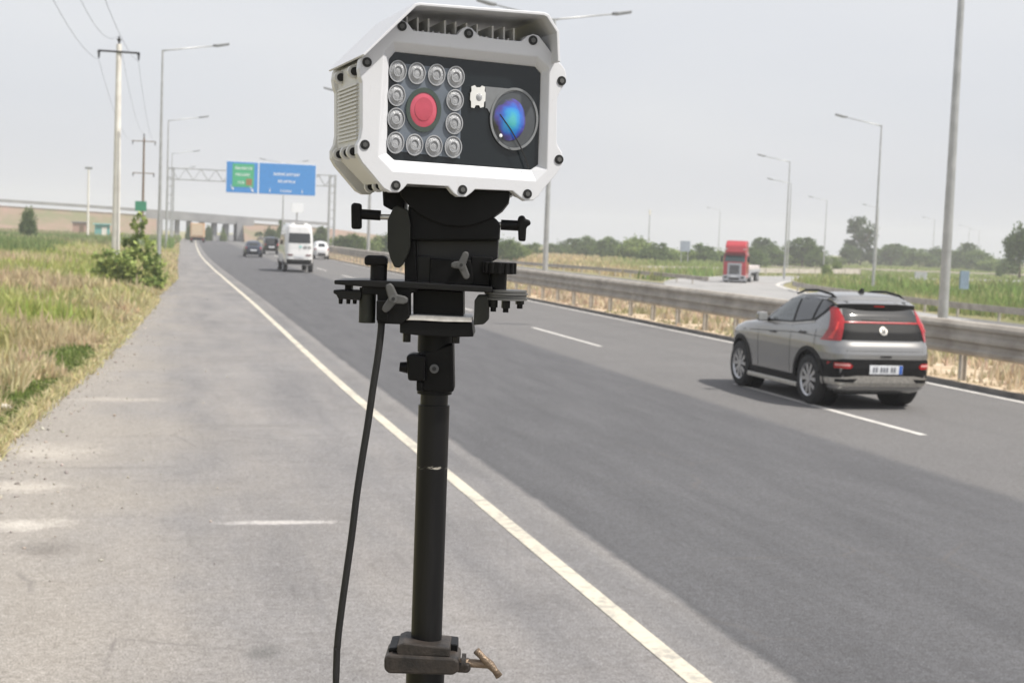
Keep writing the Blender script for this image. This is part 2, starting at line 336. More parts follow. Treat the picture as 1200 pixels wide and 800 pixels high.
# opposite carriageway and slip road on the lower land to the right
strip('opposite_road', m_asph, lambda y: 20.5, lambda y: 39.5, list(range(-40, 62, 6))+list(range(62, 420, 5)), -.855, 2)
m_old = mat('pale_old_asphalt', (.34, .335, .33), .9, 0, .1, .4, .2, spec=.2, bscale=30)
def path_mesh(name, pts, wd, z, m, kind='structure', zf=None):
    P = catmull([Vector((x, y, 0)) for x, y in pts], 8); bm = BM(); prev = None
    for i, p in enumerate(P):
        d = (P[min(i+1, len(P)-1)]-P[max(i-1, 0)]).normalized(); nrm = Vector((-d.y, d.x, 0))
        a, b = p+nrm*wd[0], p+nrm*wd[1]; c = (bm.verts.new((a.x, a.y, z)), bm.verts.new((b.x, b.y, z)))
        if prev: bm.faces.new((prev[0], c[0], c[1], prev[1]))
        prev = c
    return tag(obj(name, bm, m), kind=kind)
def catmull(P, n):
    out = []; Q = [P[0]*2-P[1]] + list(P) + [P[-1]*2-P[-2]]
    for i in range(1, len(Q)-2):
        p0, p1, p2, p3 = Q[i-1:i+3]
        for k in range(n):
            t = k/n; out.append(.5*((2*p1)+(p2-p0)*t+(2*p0-5*p1+4*p2-p3)*t*t+(3*p1-p0-3*p2+p3)*t**3))
    out.append(P[-1]); return out
SLIP = [(34, 62), (40, 90), (50, 118), (66, 141), (95, 160), (150, 178), (260, 200), (420, 225)]
path_mesh('slip_road', SLIP, (-5, 5), -.845, m_old)
path_mesh('slip_road_edge_line', SLIP[1:], (-4.7, -4.35), -.839, m_wht); path_mesh('slip_road_edge_line', SLIP[2:], (4.2, 4.5), -.839, m_wht)
m_grav = mat('pinkish_gravel', (.30, .26, .22), .95, 0, .15, .15, .3, spec=.1)
path_mesh('gravel_track', [(95, 245), (130, 235), (190, 232), (300, 245), (460, 260)], (-14, 10), -.85, m_grav)
# sandy rubble strip under the median rail
m_rubble = mat('sandy_rubble', (.60, .50, .38), .95, 0, .2, 1.3, .6, spec=.1, col2=(.38, .29, .19), bscale=9)
strip('median_earth', m_rubble, lambda y: 13.69, lambda y: 17.2, list(range(-30, 60, 3))+list(range(60, 400, 5)), .03, 1)

# ------------------------------------------------------------------ guardrails
WPROF = [(.11, 1.10), (-.01, 1.10), (-.035, 1.09), (-.09, 1.03), (-.09, .98), (-.03, .93), (-.03, .87), (-.09, .82), (-.09, .76), (-.03, .71), (-.03, .65), (-.09, .60), (-.07, .54), (-.01, .50), (.005, .50), (.005, 1.085), (.11, 1.085)]
def sweep(bm, P, prof, side=1):
    prev = None
    for i, p in enumerate(P):
        d = (P[min(i+1, len(P)-1)]-P[max(i-1, 0)]); d.z = 0; d.normalize(); nrm = Vector((d.y, -d.x, 0))*side
        c = [bm.verts.new(p + nrm*x + Vector((0, 0, z))) for x, z in prof]
        if prev:
            for k in range(len(c)): bm.faces.new((prev[k], prev[(k+1) % len(c)], c[(k+1) % len(c)], c[k]))
        else: bm.faces.new(c)
        prev = c
    bm.faces.new(list(reversed(prev))); return bm
g = thing('guardrail', 'long weathered corrugated steel guardrail on posts beside the right edge line, behind the grey hatchback', 'guardrail', (14.0, 12, 0), wld=True)
P = [Vector((14.0+off(y), y, 0)) for y in list(range(-30, 60, 5))+list(range(60, 330, 4))]
obj('beam', sweep(BM(), P, WPROF), m_galvd, g)
pbm = BM(); add_box(pbm, (0, 0, .5), (.10, .012, 1.1)); add_box(pbm, (-.05, 0, .5), (.012, .09, 1.1)); add_box(pbm, (.05, 0, .5), (.012, .09, 1.1))
pme = obj('post', pbm, m_conc, g); pme.location = (14.09, 9.9, -.04)
for i in range(1, 96):
    y = 9.9 + i*2.1; c = pme.copy(); COL.objects.link(c); c.location = (14.09+off(y), y, -.04)
def small_rail(label, pts, zb=-.9, hi=.75, lo=.42, step=4., m=None):
    P = catmull([Vector((x, y, zb)) for x, y in pts], 10)
    t = thing('guardrail', label, 'guardrail', tuple(P[0]), wld=True)
    h = hi-lo; pr = [(.02, hi), (-.06, hi), (-.09, hi-.12*h), (-.03, hi-.4*h), (-.03, hi-.6*h), (-.09, hi-.88*h), (-.06, lo), (.02, lo)]
    obj('beam', sweep(BM(), P, pr), m or m_galvd, t)
    acc = 0; last = P[0]; n = 0
    for p in P[1:]:
        seg = (p-last).length
        while acc+seg >= step and n < 60:
            k = (step-acc)/seg; last = last.lerp(p, k); seg = (p-last).length; acc = 0
            obj('post', add_box(BM(), last+Vector((.08, 0, hi/2-.1)), (.1, .12, hi+.2)), m_conc, t); n += 1
        acc += seg; last = p
    return t
small_rail('low steel guardrail of the far carriageway ending short of the red lorry', [(43.0, 105), (43.4, 118), (42.9, 133), (40.5, 150), (39.5, 190)])
small_rail('low grey guardrail behind the grey hatchback and in front of the green reeds', [(48.3, 101), (46.5, 96), (43.5, 84), (41.3, 70), (40.6, 58), (40.4, 20)])
small_rail('pale concrete-coloured barrier curving behind the red lorry', [(50, 141), (56, 147.5), (66, 154), (92, 172)], m=m_conc, hi=.85, lo=.25)

# ------------------------------------------------------------------ street lamps
def lamp_proto(h, dirs, label, group, base_r=.115, top_r=.05):
    t = thing('street_lamp', label, 'street lamp', group=group)
    b = BM(); add_cyl(b, (0, 0, 0), (0, 0, h), base_r, top_r, 16)
    po = smooth_all(obj('pole', b, m_galv, t))
    b = BM(); add_box(b, (0, 0, .02), (.42, .42, .04)); obj('base_plate', b, m_galv, t)
    for s in dirs:
        b = BM(); tube(b, [(0, 0, h-.06), (s*.25, 0, h+.0), (s*2.9, 0, h+.42)], [.045, .04, .03], 8); obj('arm', b, m_galv, t, smooth=True)
        b = BM(); q = [(s*2.75, .12, h+.36), (s*3.0, .16, h+.36), (s*3.65, .10, h+.5), (s*3.65, -.10, h+.5), (s*3.0, -.16, h+.36), (s*2.75, -.12, h+.36)]
        prism(b, q, (0, 0, .12)); obj('lamp_head', b, mats_lamp, t, bevel=.02)
    return t
mats_lamp = mat('lamp_head_grey', (.23, .24, .25), .5)
L1 = lamp_proto(12.2, (1,), 'nearest tall grey street lamp on the left verge, arm over the road', 'street lamps on the left verge')
lamps_left = [(190, 83), (197, 137), (201.5, 198), (203.5, 250)]
LL = ['', 'second street lamp on the left verge, just beyond the tallest one beside the power pole', 'third street lamp on the left verge, small, between the second lamp and the gantry', 'farthest street lamp on the left verge, its arm level with the gantry beam']
for i, (px, Y) in enumerate(lamps_left):
    X = XatY(px, Y)-.15
    if i == 0: L1.location = (X, Y, -.1)
    else: copy_tree(L1, (X, Y, -.1), label=LL[i])
L2 = lamp_proto(12.6, (1, -1), 'thick double-arm lamp pole rising out of the picture behind the grey hatchback', 'double street lamps in the median', .135, .06)
L2.location = (XatY(1109, 31.6), 31.6, -.3)
L2.rotation_euler[2] = 0
copy_tree(L2, (XatY(640, 63), 63, -.3), label='double-arm street lamp in the median just right of the traffic camera')
copy_tree(L2, (XatY(432, 106), 106, -.3), label='double-arm street lamp seen just left of the tripod head beyond its side knob')
copy_tree(L2, (XatY(331, 215), 215, -.3), label='thin distant double lamp left of the white billboard')
L3 = lamp_proto(12.3, (-1,), 'tall single-arm street lamp behind the roof of the grey hatchback', 'street lamps along the slip road')
R3 = [(1025, 93, ''), (920.5, 137, 'single-arm street lamp right of the red lorry, taller of the pair there'), (923.5, 182, 'street lamp directly behind the taller lamp right of the red lorry'),
      (966, 236, 'thin distant street lamp between the lorry and the tall round tree'), (1027, 262, 'faint distant street lamp hidden behind the lamp over the hatchback roof'),
      (1093, 330, 'small faint street lamp just left of the thick lamp pole'), (842, 330, 'tiny faint street lamp above the trees left of the red lorry'),
      (1134, 400, 'small faint street lamp just right of the thick lamp pole'), (1146, 450, 'farthest faint street lamp above the right-hand trees')]
for i, (px, Y, lb) in enumerate(R3):
    X = XatY(px, Y)
    if i == 0: L3.location = (X, Y, -.95)
    else: copy_tree(L3, (X, Y, -.95), label=lb)
b = BM(); add_cyl(b, (0, 0, 0), (0, 0, 9.6), .13, .08, 10); t = thing('mast', 'slim grey mast standing above the trees right of the tripod', 'mast', (XatY(760, 260), 260, -.9))
obj('pole', b, m_galv, t); b = BM(); add_box(b, (0, 0, 9.3), (.35, .3, .9)); obj('antenna', b, m_pole, t)
b = BM(); add_cyl(b, (0, 0, 0), (0, 0, 9.5), .16, .12, 10); t = thing('floodlight_pole', 'small pale light pole in the field left of the power pole', 'light pole', (XatY(103, 190), 190, 0))
obj('pole', b, m_pole, t); b = BM(); add_box(b, (0, 0, 9.3), (.9, .25, .25)); obj('lamp_head', b, mats_lamp, t)

# ------------------------------------------------------------------ power poles and wires
def power_pole(h, r0_, m, label, loc, insul=True, arms=((0, 1.15),)):
    t = thing('power_pole', label, 'power pole', loc, group='power poles in the left field')
    b = BM(); add_cyl(b, (0, 0, 0), (0, 0, h), r0_, r0_*.62, 18); smooth_all(obj('pole', b, m, t))
    for dz, ln in arms:
        b = BM(); add_box(b, (0, -.16, h-dz-.45), (ln*2, .10, .10)); a = obj('crossarm', b, m_trim if m is m_pole else m_wood, t)
        for x in (-ln+.06, ln-.06):
            b = BM()
            for k in range(3): add_cyl(b, (x, -.16, h-dz-.50-.12*k), (x, -.16, h-dz-.58-.12*k), .09-.015*k, n=10)
            add_cyl(b, (x, -.16, h-dz-.9), (x, -.16, h-dz-.4), .025, n=8); obj('insulator', b, m_trim, a)
    b = BM(); add_cyl(b, (0, 0, h), (0, 0, h+.42), .045, n=8); add_cyl(b, (0, 0, h+.16), (0, 0, h+.3), .11, n=10); obj('insulator', b, m_trim, t)
    return t
def zat(px, py, Y): return atY(px, py, Y).z
Y1 = 85; p1 = (XatY(136, Y1), Y1); h1 = zat(140, 52, Y1)+.1
power_pole(h1, .235, m_pole, 'nearest power pole, pale concrete with one crossarm, behind the leafy bush', (*p1, -.1))
Y2 = 168; p2 = (XatY(167, Y2), Y2); h2 = zat(169, 160, Y2)
power_pole(h2, .17, m_wood, 'thin brown wooden power pole with two crossarms between the concrete pole and the street lamp', (*p2, -.1), arms=((0, 1.3), (3.6, 1.2)))
wi = []
for k, (dx, dz, px0) in enumerate(((-1.09, -.95, 55), (0, .45, 88), (1.09, -.95, 118))):
    a = Vector((p1[0]+dx, Y1-.16, h1+dz-.1)); q = atY(px0, -14, 47); bz = a+(q-a)*1.0
    e = a + (q-a)*2.2; mid_sag = 0.0
    pts = []
    for i in range(25):
        s = i/24; p = a.lerp(e, s); hh = 4*.0*s; pts.append(p + Vector((0, 0, -.9*4*(s*.45)*(1-s*.45)*0)))
    # sagging span towards the previous pole
    sag = 1.1; e.z = a.z - .2
    p_at = a.lerp(e, 1/2.2)
    pts = [a.lerp(e, i/24) - Vector((0, 0, 4*((p_at.z-q.z)/.99)/4*(4*(i/24)*(1-i/24)))) for i in range(25)]
    c = Vector((p2[0]+(-1.2, 0, 1.2)[k], Y2-.16, h2-.5+(0, .8, 0)[k]))
    pts2 = [a.lerp(c, i/16)-Vector((0, 0, 1.3*4*(i/16)*(1-i/16))) for i in range(17)]
    b = BM(); tube(b, list(reversed(pts))+pts2[1:], .008, 5)
    tag(obj('power_line', b, m_trim), ('leftmost of the three power lines on the crossarm end', 'middle power line on the pole top pin', 'rightmost of the three power lines on the crossarm end')[k], 'power line', 'power lines')

# ------------------------------------------------------------------ gantry with direction signs
m_blue = mat('sign_blue', (.03, .24, .62), .4, 0, .04, 2); m_green = mat('sign_green', (.04, .40, .19), .4, 0, .04, 2); m_sw = mat('sign_white', (.80, .82, .85), .4, 0, .02, 3)
m_brown = mat('sign_brown', (.32, .16, .05), .5)
GY = 187.
def W(px, py, Y=GY): return atY(px, py, Y)
gxl, gxr = XatY(199, GY), XatY(388, GY)
t = thing('sign_gantry', 'grey steel lattice gantry spanning the road behind the traffic camera', 'gantry', (gxl, GY, 0), wld=True)
zt, zb_ = W(200, 197).z, W(200, 210).z
for x in (gxl, gxr):
    b = BM()
    for dx in (-.36, .36):
        for dy in (-.35, .35): add_box(b, (x+dx, GY+dy, zt/2), (.2, .14, zt+.2))
    for k in range(9): add_box(b, (x, GY-.35, .8+k*1.1), (.55, .08, .08)); add_box(b, (x, GY+.35, .8+k*1.1), (.55, .08, .08))
    obj('leg', b, m_galv, t); b = BM(); add_box(b, (x, GY, .25), (1.5, 1.5, .6)); obj('footing', b, m_conc, t)
b = BM()
for z in (zt, zb_):
    for dy in (-.35, .35): add_box(b, ((gxl+gxr)/2, GY+dy, z), (gxr-gxl+.6, .11, .11))
n = 22
for k in range(n):
    xa = gxl+(gxr-gxl)*k/n; xb = gxl+(gxr-gxl)*(k+1)/n
    for dy in (-.35, .35): tube(b, [(xa, GY+dy, zb_ if k % 2 else zt), (xb, GY+dy, zt if k % 2 else zb_)], .035, 5)
obj('beam', b, m_galv, t)
SY = GY-.5
sl, sr = W(265, 189, SY), W(370, 228, SY)
zT, zB = W(265, 188, SY).z-.0, W(265, 225, SY).z-.1
xl, xr = sl.x, sr.x; xm = XatY(301.5, SY)
def sign(name, label, x0, x1):
    s = thing(name, label, 'road sign', (x0, SY, zB), wld=True, group='direction signs on the gantry')
    bdr = add_box(BM(), ((x0+x1)/2, SY, (zT+zB)/2), (x1-x0, .08, zT-zB)); obj('border', bdr, m_sw, s)
    obj('panel', add_box(BM(), ((x0+x1)/2, SY-.05, (zT+zB)/2), (x1-x0-.17, .03, zT-zB-.2)), m_blue, s); return s
s1 = sign('direction_sign', 'smaller blue gantry sign with a green panel and two slanting arrows', xl, xm-.005)
s2 = sign('direction_sign', 'wide plain blue gantry sign with two lines of white lettering', xm+.005, xr)
wS = xm-xl; hS = zT-zB; yS = SY-.07
def quad(bm, x0, x1, z0, z1, y, th=.012): return add_box(bm, ((x0+x1)/2, y, (z0+z1)/2), (x1-x0, th, z1-z0))
gp = obj('green_panel', quad(BM(), xl+wS*.20, xl+wS*.86, zT-hS*.80, zT-hS*.08, yS-.01, .02), m_green, s1)
def glyph_line(x0, x1, zc, hgt, y, par, seed):
    rr = random.Random(seed); b = BM(); x = x0
    while x < x1-.1:
        wd = rr.uniform(.14, .24); z0 = zc-hgt/2; z1 = zc+hgt/2; st = .055
        add_box(b, (x+st/2, y, zc), (st, .012, hgt))
        if rr.random() < .6: add_box(b, (x+wd-st/2, y-.001, zc), (st, .012, hgt))
        for z in rr.sample([z0+st/2, zc, z1-st/2], 2): add_box(b, (x+wd/2, y-.002, z), (wd, .012, st))
        x += wd+.09
    return obj('lettering', b, m_sw, par)
for k in range(3): glyph_line(xl+wS*(.28, .30, .38)[k], xl+wS*(.80, .76, .58)[k], zT-hS*(.22, .42, .66)[k], .30, yS-.026, s1, 11+k)
bx = BM(); quad(bx, xl+wS*.62, xl+wS*.80, zT-hS*.74, zT-hS*.54, yS-.03, .012); obj('brown_symbol', bx, m_brown, s1)
def arrow(cx, cz, s, ang, par):
    b = BM(); pts = [(-.07, .9), (-.07, -.2), (-.34, -.2), (0, -.9), (.34, -.2), (.07, -.2), (.07, .9)]
    pts = [(-.09, .9), (-.09, -.1), (-.36, -.1), (0, -.9), (.36, -.1), (.09, -.1), (.09, .9)]
    c_, s_ = math.cos(ang), math.sin(ang)
    prism(b, [(cx+(x*c_-z*s_)*s, yS-.03, cz+(x*s_+z*c_)*s) for x, z in pts], (0, .012, 0)); return obj('arrow', b, m_sw, par)
arrow(xl+wS*.20, zT-hS*.83, .42, .6, s1); arrow(xl+wS*.80, zT-hS*.86, .5, .55, s1)
w2 = xr-xm
glyph_line(xm+w2*.26, xm+w2*.72, zT-hS*.35, .34, yS, s2, 3); glyph_line(xm+w2*.34, xm+w2*.62, zT-hS*.57, .32, yS, s2, 4); glyph_line(xm+w2*.38, xm+w2*.56, zT-hS*.87, .24, yS, s2, 5)
arrow(xm+w2*.20, zT-hS*.86, .30, 0, s2); arrow(xm+w2*.76, zT-hS*.86, .30, 0, s2)
# white billboard, teal cabin, small green sign, grey sign backs
def board(name, label, cat, px, pytop, pybot, pw, Y, m, mp=None, zg=0, thick=.15, posts=1):
    c = atY(px, (pytop+pybot)/2, Y); wd = pw*Y/F*.97; hh = (pybot-pytop)*Y/F
    t = thing(name, label, cat, (c.x, Y, zg)); zz = c.z-zg
    obj('panel', add_box(BM(), (0, 0, zz), (wd, thick, hh)), m, t)
    b = BM()
    for k in range(posts):
        x = 0 if posts == 1 else (-.35+.7*k)*wd
        add_cyl(b, (x, thick/2+.06, 0), (x, thick/2+.06, zz+hh*.4), .07 if Y < 220 else .12, n=8)
    obj('post', b, mp or m_galv, t); return t
board('billboard', 'small white billboard on a post above the trees behind the white minibus', 'billboard', 348.5, 238, 249, 14, 250, m_sw, posts=1, thick=.8)
board('road_sign', 'small green road sign on a post beside the brown power pole', 'road sign', 165, 236, 247, 13, 150, mat('dark_sign_green', (.02, .24, .13), .5))
board('road_sign', 'grey back of a tall sign standing in front of the trees left of the lorry', 'road sign', 803, 282, 295, 13, 185, mat('sign_back_blue_grey', (.30, .34, .42), .5), zg=-.9, posts=2)
board('road_sign', 'blue-grey back of a sign just right of the thick lamp pole', 'road sign', 1130, 316, 340, 13, 88, mat('sign_back_blue', (.22, .30, .40), .5), zg=-.9)
board('road_sign', 'pale grey small sign back in the reeds left of the thick lamp pole', 'road sign', 1079, 318, 328, 18, 118, mat('sign_back_pale', (.42, .44, .46), .5), zg=-.9, posts=2)
t = thing('cabin', 'small turquoise cabin in the field left of the concrete power pole', 'cabin', (XatY(120, 210), 210, 0))
obj('wall', add_box(BM(), (0, 0, 1.1), (2.0, 2, 2.2)), mat('teal_paint', (.16, .42, .40), .6), t, bevel=.03)
b = BM(); add_box(b, (0, 0, 2.28), (2.5, 2.5, .16)); obj('roof', b, mat('pale_teal', (.30, .60, .60), .6), t)
obj('door', add_box(BM(), (.3, -1.02, .95), (.7, .05, 1.8)), m_pole, t)

# ------------------------------------------------------------------ embankment and overpass
BY = 268.
m_bank = mat('reddish_bank_soil', (.30, .21, .175), .95, 0, .15, .22, .8, spec=.1, col2=(.19, .19, .115), bscale=1.5)
def bank(name, tab, m, depth=9, toe=1.7, Yc=BY):
    bm = BM(); prev = None
    for x, z in tab:
        zz = z+.9; c = [bm.verts.new((x, Yc-zz*toe, -.9)), bm.verts.new((x, Yc, z)), bm.verts.new((x, Yc+depth, z)), bm.verts.new((x, Yc+depth+zz*toe, -.9))]
        if prev:
            for i in range(4): bm.faces.new((prev[i], c[i], c[(i+1) % 4], prev[(i+1) % 4]))
        else: bm.faces.new(c)
        prev = c
    bm.faces.new(list(reversed(prev))); return tag(obj(name, bm, m), kind='structure')
xa, xb = XatY(190, BY), XatY(278, BY)
def deckz(x): return float(np.interp(x, [-400, XatY(0, BY), XatY(100, BY), XatY(200, BY), XatY(285, BY), XatY(385, BY), XatY(460, BY), XatY(540, BY), 240], [6.8, 5.75, 5.35, 4.85, 4.3, 3.8, 2.6, .2, -1]))
bank('embankment', [(x, deckz(x)-.75) for x in np.linspace(-400, xa-1, 14)], m_bank)
bank('embankment', [(x, deckz(x)-.75) for x in np.linspace(xb+1, XatY(540, BY), 14)], m_bank)
t = thing('road_bridge', 'low grey concrete overpass crossing the road behind the gantry', 'bridge', (xa, BY, 0), wld=True)
m_bc = concrete('bridge_concrete', (.36, .36, .36), (.27, .27, .28), .4)
b = BM(); prev = None
for x in np.linspace(xa-3, xb+3, 6):
    z = deckz(x); c = [b.verts.new((x, y, q)) for y, q in ((BY-.8, z-1.25), (BY-.8, z-.25), (BY+9.8, z-.25), (BY+9.8, z-1.25))]
    if prev:
        for i in range(4): b.faces.new((prev[i], c[i], c[(i+1) % 4], prev[(i+1) % 4]))
    else: b.faces.new(c)
    prev = c
b.faces.new(list(reversed(prev))); obj('deck', b, m_bc, t)
b = BM(); prev = None
for x in np.linspace(-400, xa-3.1, 20):
    pass
for side in (0,):
    b = BM()
    P = [Vector((x, BY-.7, deckz(x)-.25)) for x in np.linspace(-60, XatY(385, BY), 30)]
    sweep(b, P, [(.1, .0), (.1, .55), (-.1, .55), (-.1, .0)]); obj('parapet', b, m_bc, t)
for px in (208, 222, 237, 252, 266):
    x = XatY(px, BY); hb = deckz(x)-1.3
    for dy in (0.5, 4.5, 8.5): obj('pillar', add_box(BM(), (x, BY+dy, hb/2-.5), (.75, .75, hb+1)), m_bc, t)
for x in (xa-1.2, xb+1.2): obj('abutment', add_box(BM(), (x, BY+4.5, 1.2), (2.6, 11.0, 5.2)), m_bc, t)
m_low = mat('pink_building', (.45, .30, .25), .8)
t = thing('hut', 'small pinkish hut in the field between the dark round tree and the turquoise cabin', 'hut', (XatY(94, 240), 240, 0))
obj('wall', add_box(BM(), (0, 0, 1.2), (2.2, 3, 2.4)), m_low, t); obj('roof', add_box(BM(), (0, 0, 2.45), (2.6, 3.4, .2)), mats_lamp, t); obj('door', add_box(BM(), (.3, -1.52, 1.0), (.7, .05, 1.9)), m_wood, t)

# ------------------------------------------------------------------ vehicles
class Shell:
    """vehicle body from horizontal slices; local: rear at y=0, forward +y"""
    def __init__(s, tab): s.t = np.array(tab, float)       # z, half width, y rear, y front, exponent
    def at(s, z): return [float(np.interp(z, s.t[:, 0], s.t[:, i])) for i in range(1, 5)]
    def nn(s, n, front): return n if front else n*s.kr
    kr = 1.0
    def slice(s, z, N=200):
        hw, yr, yf, n0 = s.at(z); yc = (yr+yf)/2; l = (yf-yr)/2; out = []
        for k in range(N):
            a = 2*math.pi*(k+.5)/N; c, q = math.cos(a), math.sin(a); n = s.nn(n0, q > 0)
            m = (abs(c)**n+abs(q)**n)**(-1/n)
            out.append((hw*c*m, yc+l*q*m, z))
        return out
    def mesh(s, zs=None):
        b = BM(); prev = None; rings = []
        zs = zs or sorted(set(list(np.linspace(s.t[0, 0], s.t[-1, 0], 44)) + list(s.t[:, 0])))
        for z in zs: rings.append([b.verts.new(p) for p in s.slice(z)])
        for a, c in zip(rings, rings[1:]):
            for k in range(len(a)): b.faces.new((a[k], a[(k+1) % len(a)], c[(k+1) % len(a)], c[k]))
        b.faces.new(list(reversed(rings[0]))); b.faces.new(rings[-1]); return b
    def side(s, y, z, o=0, sg=-1):
        hw, yr, yf, n = s.at(z); yc = (yr+yf)/2; l = (yf-yr)/2; u = min(.995, abs(y-yc)/l); n = s.nn(n, y > yc); return (sg*((hw)*(1-u**n)**(1/n)+o), y, z)
    def end(s, x, z, o=0, front=False):
        hw, yr, yf, n = s.at(z); yc = (yr+yf)/2; l = (yf-yr)/2; u = min(.985, abs(x)/hw); n = s.nn(n, front); d = l*(1-u**n)**(1/n)+o
        return (x, yc+d if front else yc-d, z)
    def patch(s, pts, o, fn, thick=.006, cuts=5, **kw):
        b = BM(); vs = [b.verts.new((p[0], 0, p[1])) for p in pts]; f = b.faces.new(vs)
        bmesh.ops.triangulate(b, faces=[f]); bmesh.ops.subdivide_edges(b, edges=b.edges[:], cuts=cuts, use_grid_fill=True)
        r = bmesh.ops.extrude_face_region(b, geom=b.faces[:]); back = set(v for v in r['geom'] if isinstance(v, bmesh.types.BMVert))
        for v in b.verts: v.co = Vector(fn(v.co.x, v.co.z, o if v in back else o-thick-.01, **kw))
        return b
def wheel(par, x, y, r, wd, sg, rimmat=None, simple=False):
    b = BM(); prof = [(-wd/2, r*.66), (-wd/2, r*.92), (-wd*.38, r*.985), (-wd*.2, r), (wd*.2, r), (wd*.38, r*.985), (wd/2, r*.92), (wd/2, r*.66)]
    N = 48; rings = [[b.verts.new((px, pr*math.cos(2*math.pi*k/N), pr*math.sin(2*math.pi*k/N))) for px, pr in prof] for k in range(N)]
    for k in range(N):
        a, c = rings[k], rings[(k+1) % N]
        for i in range(len(prof)): b.faces.new((a[i], a[(i+1) % len(prof)], c[(i+1) % len(prof)], c[i]))
    wh = smooth_all(obj('wheel', b, m_tyre, par), 50); wh.location = (x, y, r)
    b = BM(); xo = sg*wd*.42
    add_cyl(b, (-sg*wd*.2, 0, 0), (sg*wd*.12, 0, 0), r*.655, n=40); dk = obj('brake_disc', b, m_trim, wh)
    b = BM()
    for k in range(N):
        pass
    ringp = [(sg*wd*.46, r*.69), (sg*wd*.50, r*.66), (sg*wd*.40, r*.60), (sg*wd*.1, r*.58), (sg*wd*.1, r*.66)]
    rg = [[b.verts.new((px, pr*math.cos(2*math.pi*k/N), pr*math.sin(2*math.pi*k/N))) for px, pr in ringp] for k in range(N)]
    for k in range(N):
        a, c = rg[k], rg[(k+1) % N]
        for i in range(len(ringp)): b.faces.new((a[i], a[(i+1) % len(ringp)], c[(i+1) % len(ringp)], c[i]))
    for k in range(5):
        for da in (-.20, .20):
            a0 = 2*math.pi*k/5+.3; ca, sa = math.cos(a0+da*.45), math.sin(a0+da*.45); cb, sb = math.cos(a0+da*1.6), math.sin(a0+da*1.6)
            p = Vector((0, ca, sa))*r*.12; q = Vector((0, cb, sb))*r*.63; tn = Vector((0, -sa, ca))*r*.055; tn2 = Vector((0, -sb, cb))*r*.085
            prism(b, [p+tn+Vector((xo, 0, 0)), q+tn2+Vector((xo, 0, 0)), q-tn2+Vector((xo, 0, 0)), p-tn+Vector((xo, 0, 0))], (-sg*.03, 0, 0))
    add_cyl(b, (xo-sg*.03, 0, 0), (xo+sg*.008, 0, 0), r*.17, n=20); obj('rim', b, rimmat or m_alloy, wh)
    return wh
def cut_arches(o, axles, r, hw):
    for y in axles:
        for sg in (-1, 1):
            b = BM(); add_cyl(b, (sg*(hw-.30), y, r*.98), (sg*(hw+.3), y, r*.98), r*1.17, n=48)
            me = bpy.data.meshes.new('tmp'); b.to_mesh(me); b.free(); c = bpy.data.objects.new('tmp', me); COL.objects.link(c)
            md = o.modifiers.new('arch', 'BOOLEAN'); md.operation = 'DIFFERENCE'; md.object = c; md.solver = 'EXACT'
    dg = bpy.context.evaluated_depsgraph_get(); par = o.parent; o.parent = None; dg.update(); ev = o.evaluated_get(dg); me = bpy.data.meshes.new_from_object(ev); o.modifiers.clear(); o.data = me; o.parent = par
    for x in [x for x in bpy.data.objects if x.name.startswith('tmp')]: bpy.data.objects.remove(x)
def arc_ring(S, y, z, r0_, r1_, o, sg, a0=-.15, a1=math.pi+.15):
    b = BM(); N = 28; pr = None
    for k in range(N+1):
        a = a0+(a1-a0)*k/N; q = []
        for rr, oo in ((r0_, o), (r1_, o), (r1_, o-.05), (r0_, o-.05)):
            yy, zz = y+rr*math.cos(a), max(z+rr*math.sin(a), S.t[0, 0]+.01); q.append(b.verts.new(S.side(yy, zz, oo, sg)))
        if pr:
            for i in range(4): b.faces.new((pr[i], pr[(i+1) % 4], q[(i+1) % 4], q[i]))
        pr = q
    return b

# --- the grey hatchback
SUV = Shell([(.24, .70, .16, 3.86, 5), (.30, .78, .06, 3.94, 5), (.40, .81, .01, 3.99, 5), (.60, .825, -.01, 4.0, 5), (.80, .83, .0, 3.98, 5), (.90, .828, .03, 3.95, 5), (.98, .82, .075, 3.85, 5),
             (1.06, .81, .10, 3.55, 5), (1.11, .80, .115, 3.10, 5), (1.14, .79, .13, 2.72, 5.5), (1.25, .75, .185, 2.52, 6), (1.35, .715, .25, 2.32, 6), (1.47, .665, .345, 2.06, 6), (1.53, .635, .41, 1.92, 6), (1.575, .59, .48, 1.78, 5),
             (1.61, .52, .52, 1.60, 4.5), (1.635, .42, .65, 1.42, 4), (1.65, .26, .85, 1.2, 3), (1.653, .05, 1.0, 1.1, 2)])
SUV.kr = 1.6
CX, CY = 10.235, 18.25
suv = thing('parked_hatchback', 'silver-grey crossover hatchback driving away in the right lane, red light bar across its tail', 'car', (CX, CY, 0), R(.3))
suv.name = 'hatchback_car'
m_grey = carpaint('metallic_grey_paint', (.30, .298, .294), .6, .25)
body = obj('body', SUV.mesh(), m_grey, suv); cut_arches(body, (.79, 3.26), .37, .83); smooth_all(body, 35)
for y in (.79, 3.26):
    for sg in (-1, 1):
        b = BM(); add_cyl(b, (sg*.50, y, .40), (sg*.70, y, .40), .425, n=40); obj('wheel_well', b, m_trim, suv)
        wheel(suv, sg*.712, y, .372, .205, sg)
        obj('wheel_arch_trim', arc_ring(SUV, y, .37, .425, .49, .012, sg), m_trim, suv)
def SP(name, pts, m, o=.006, par=suv, both=True, S=SUV):
    r_ = []
    for sg in ((-1, 1) if both else (-1,)): r_.append(smooth_all(obj(name, S.patch(pts, o, lambda a, c, oo: S.side(a, c, oo, sg)), m, par)))
    return r_
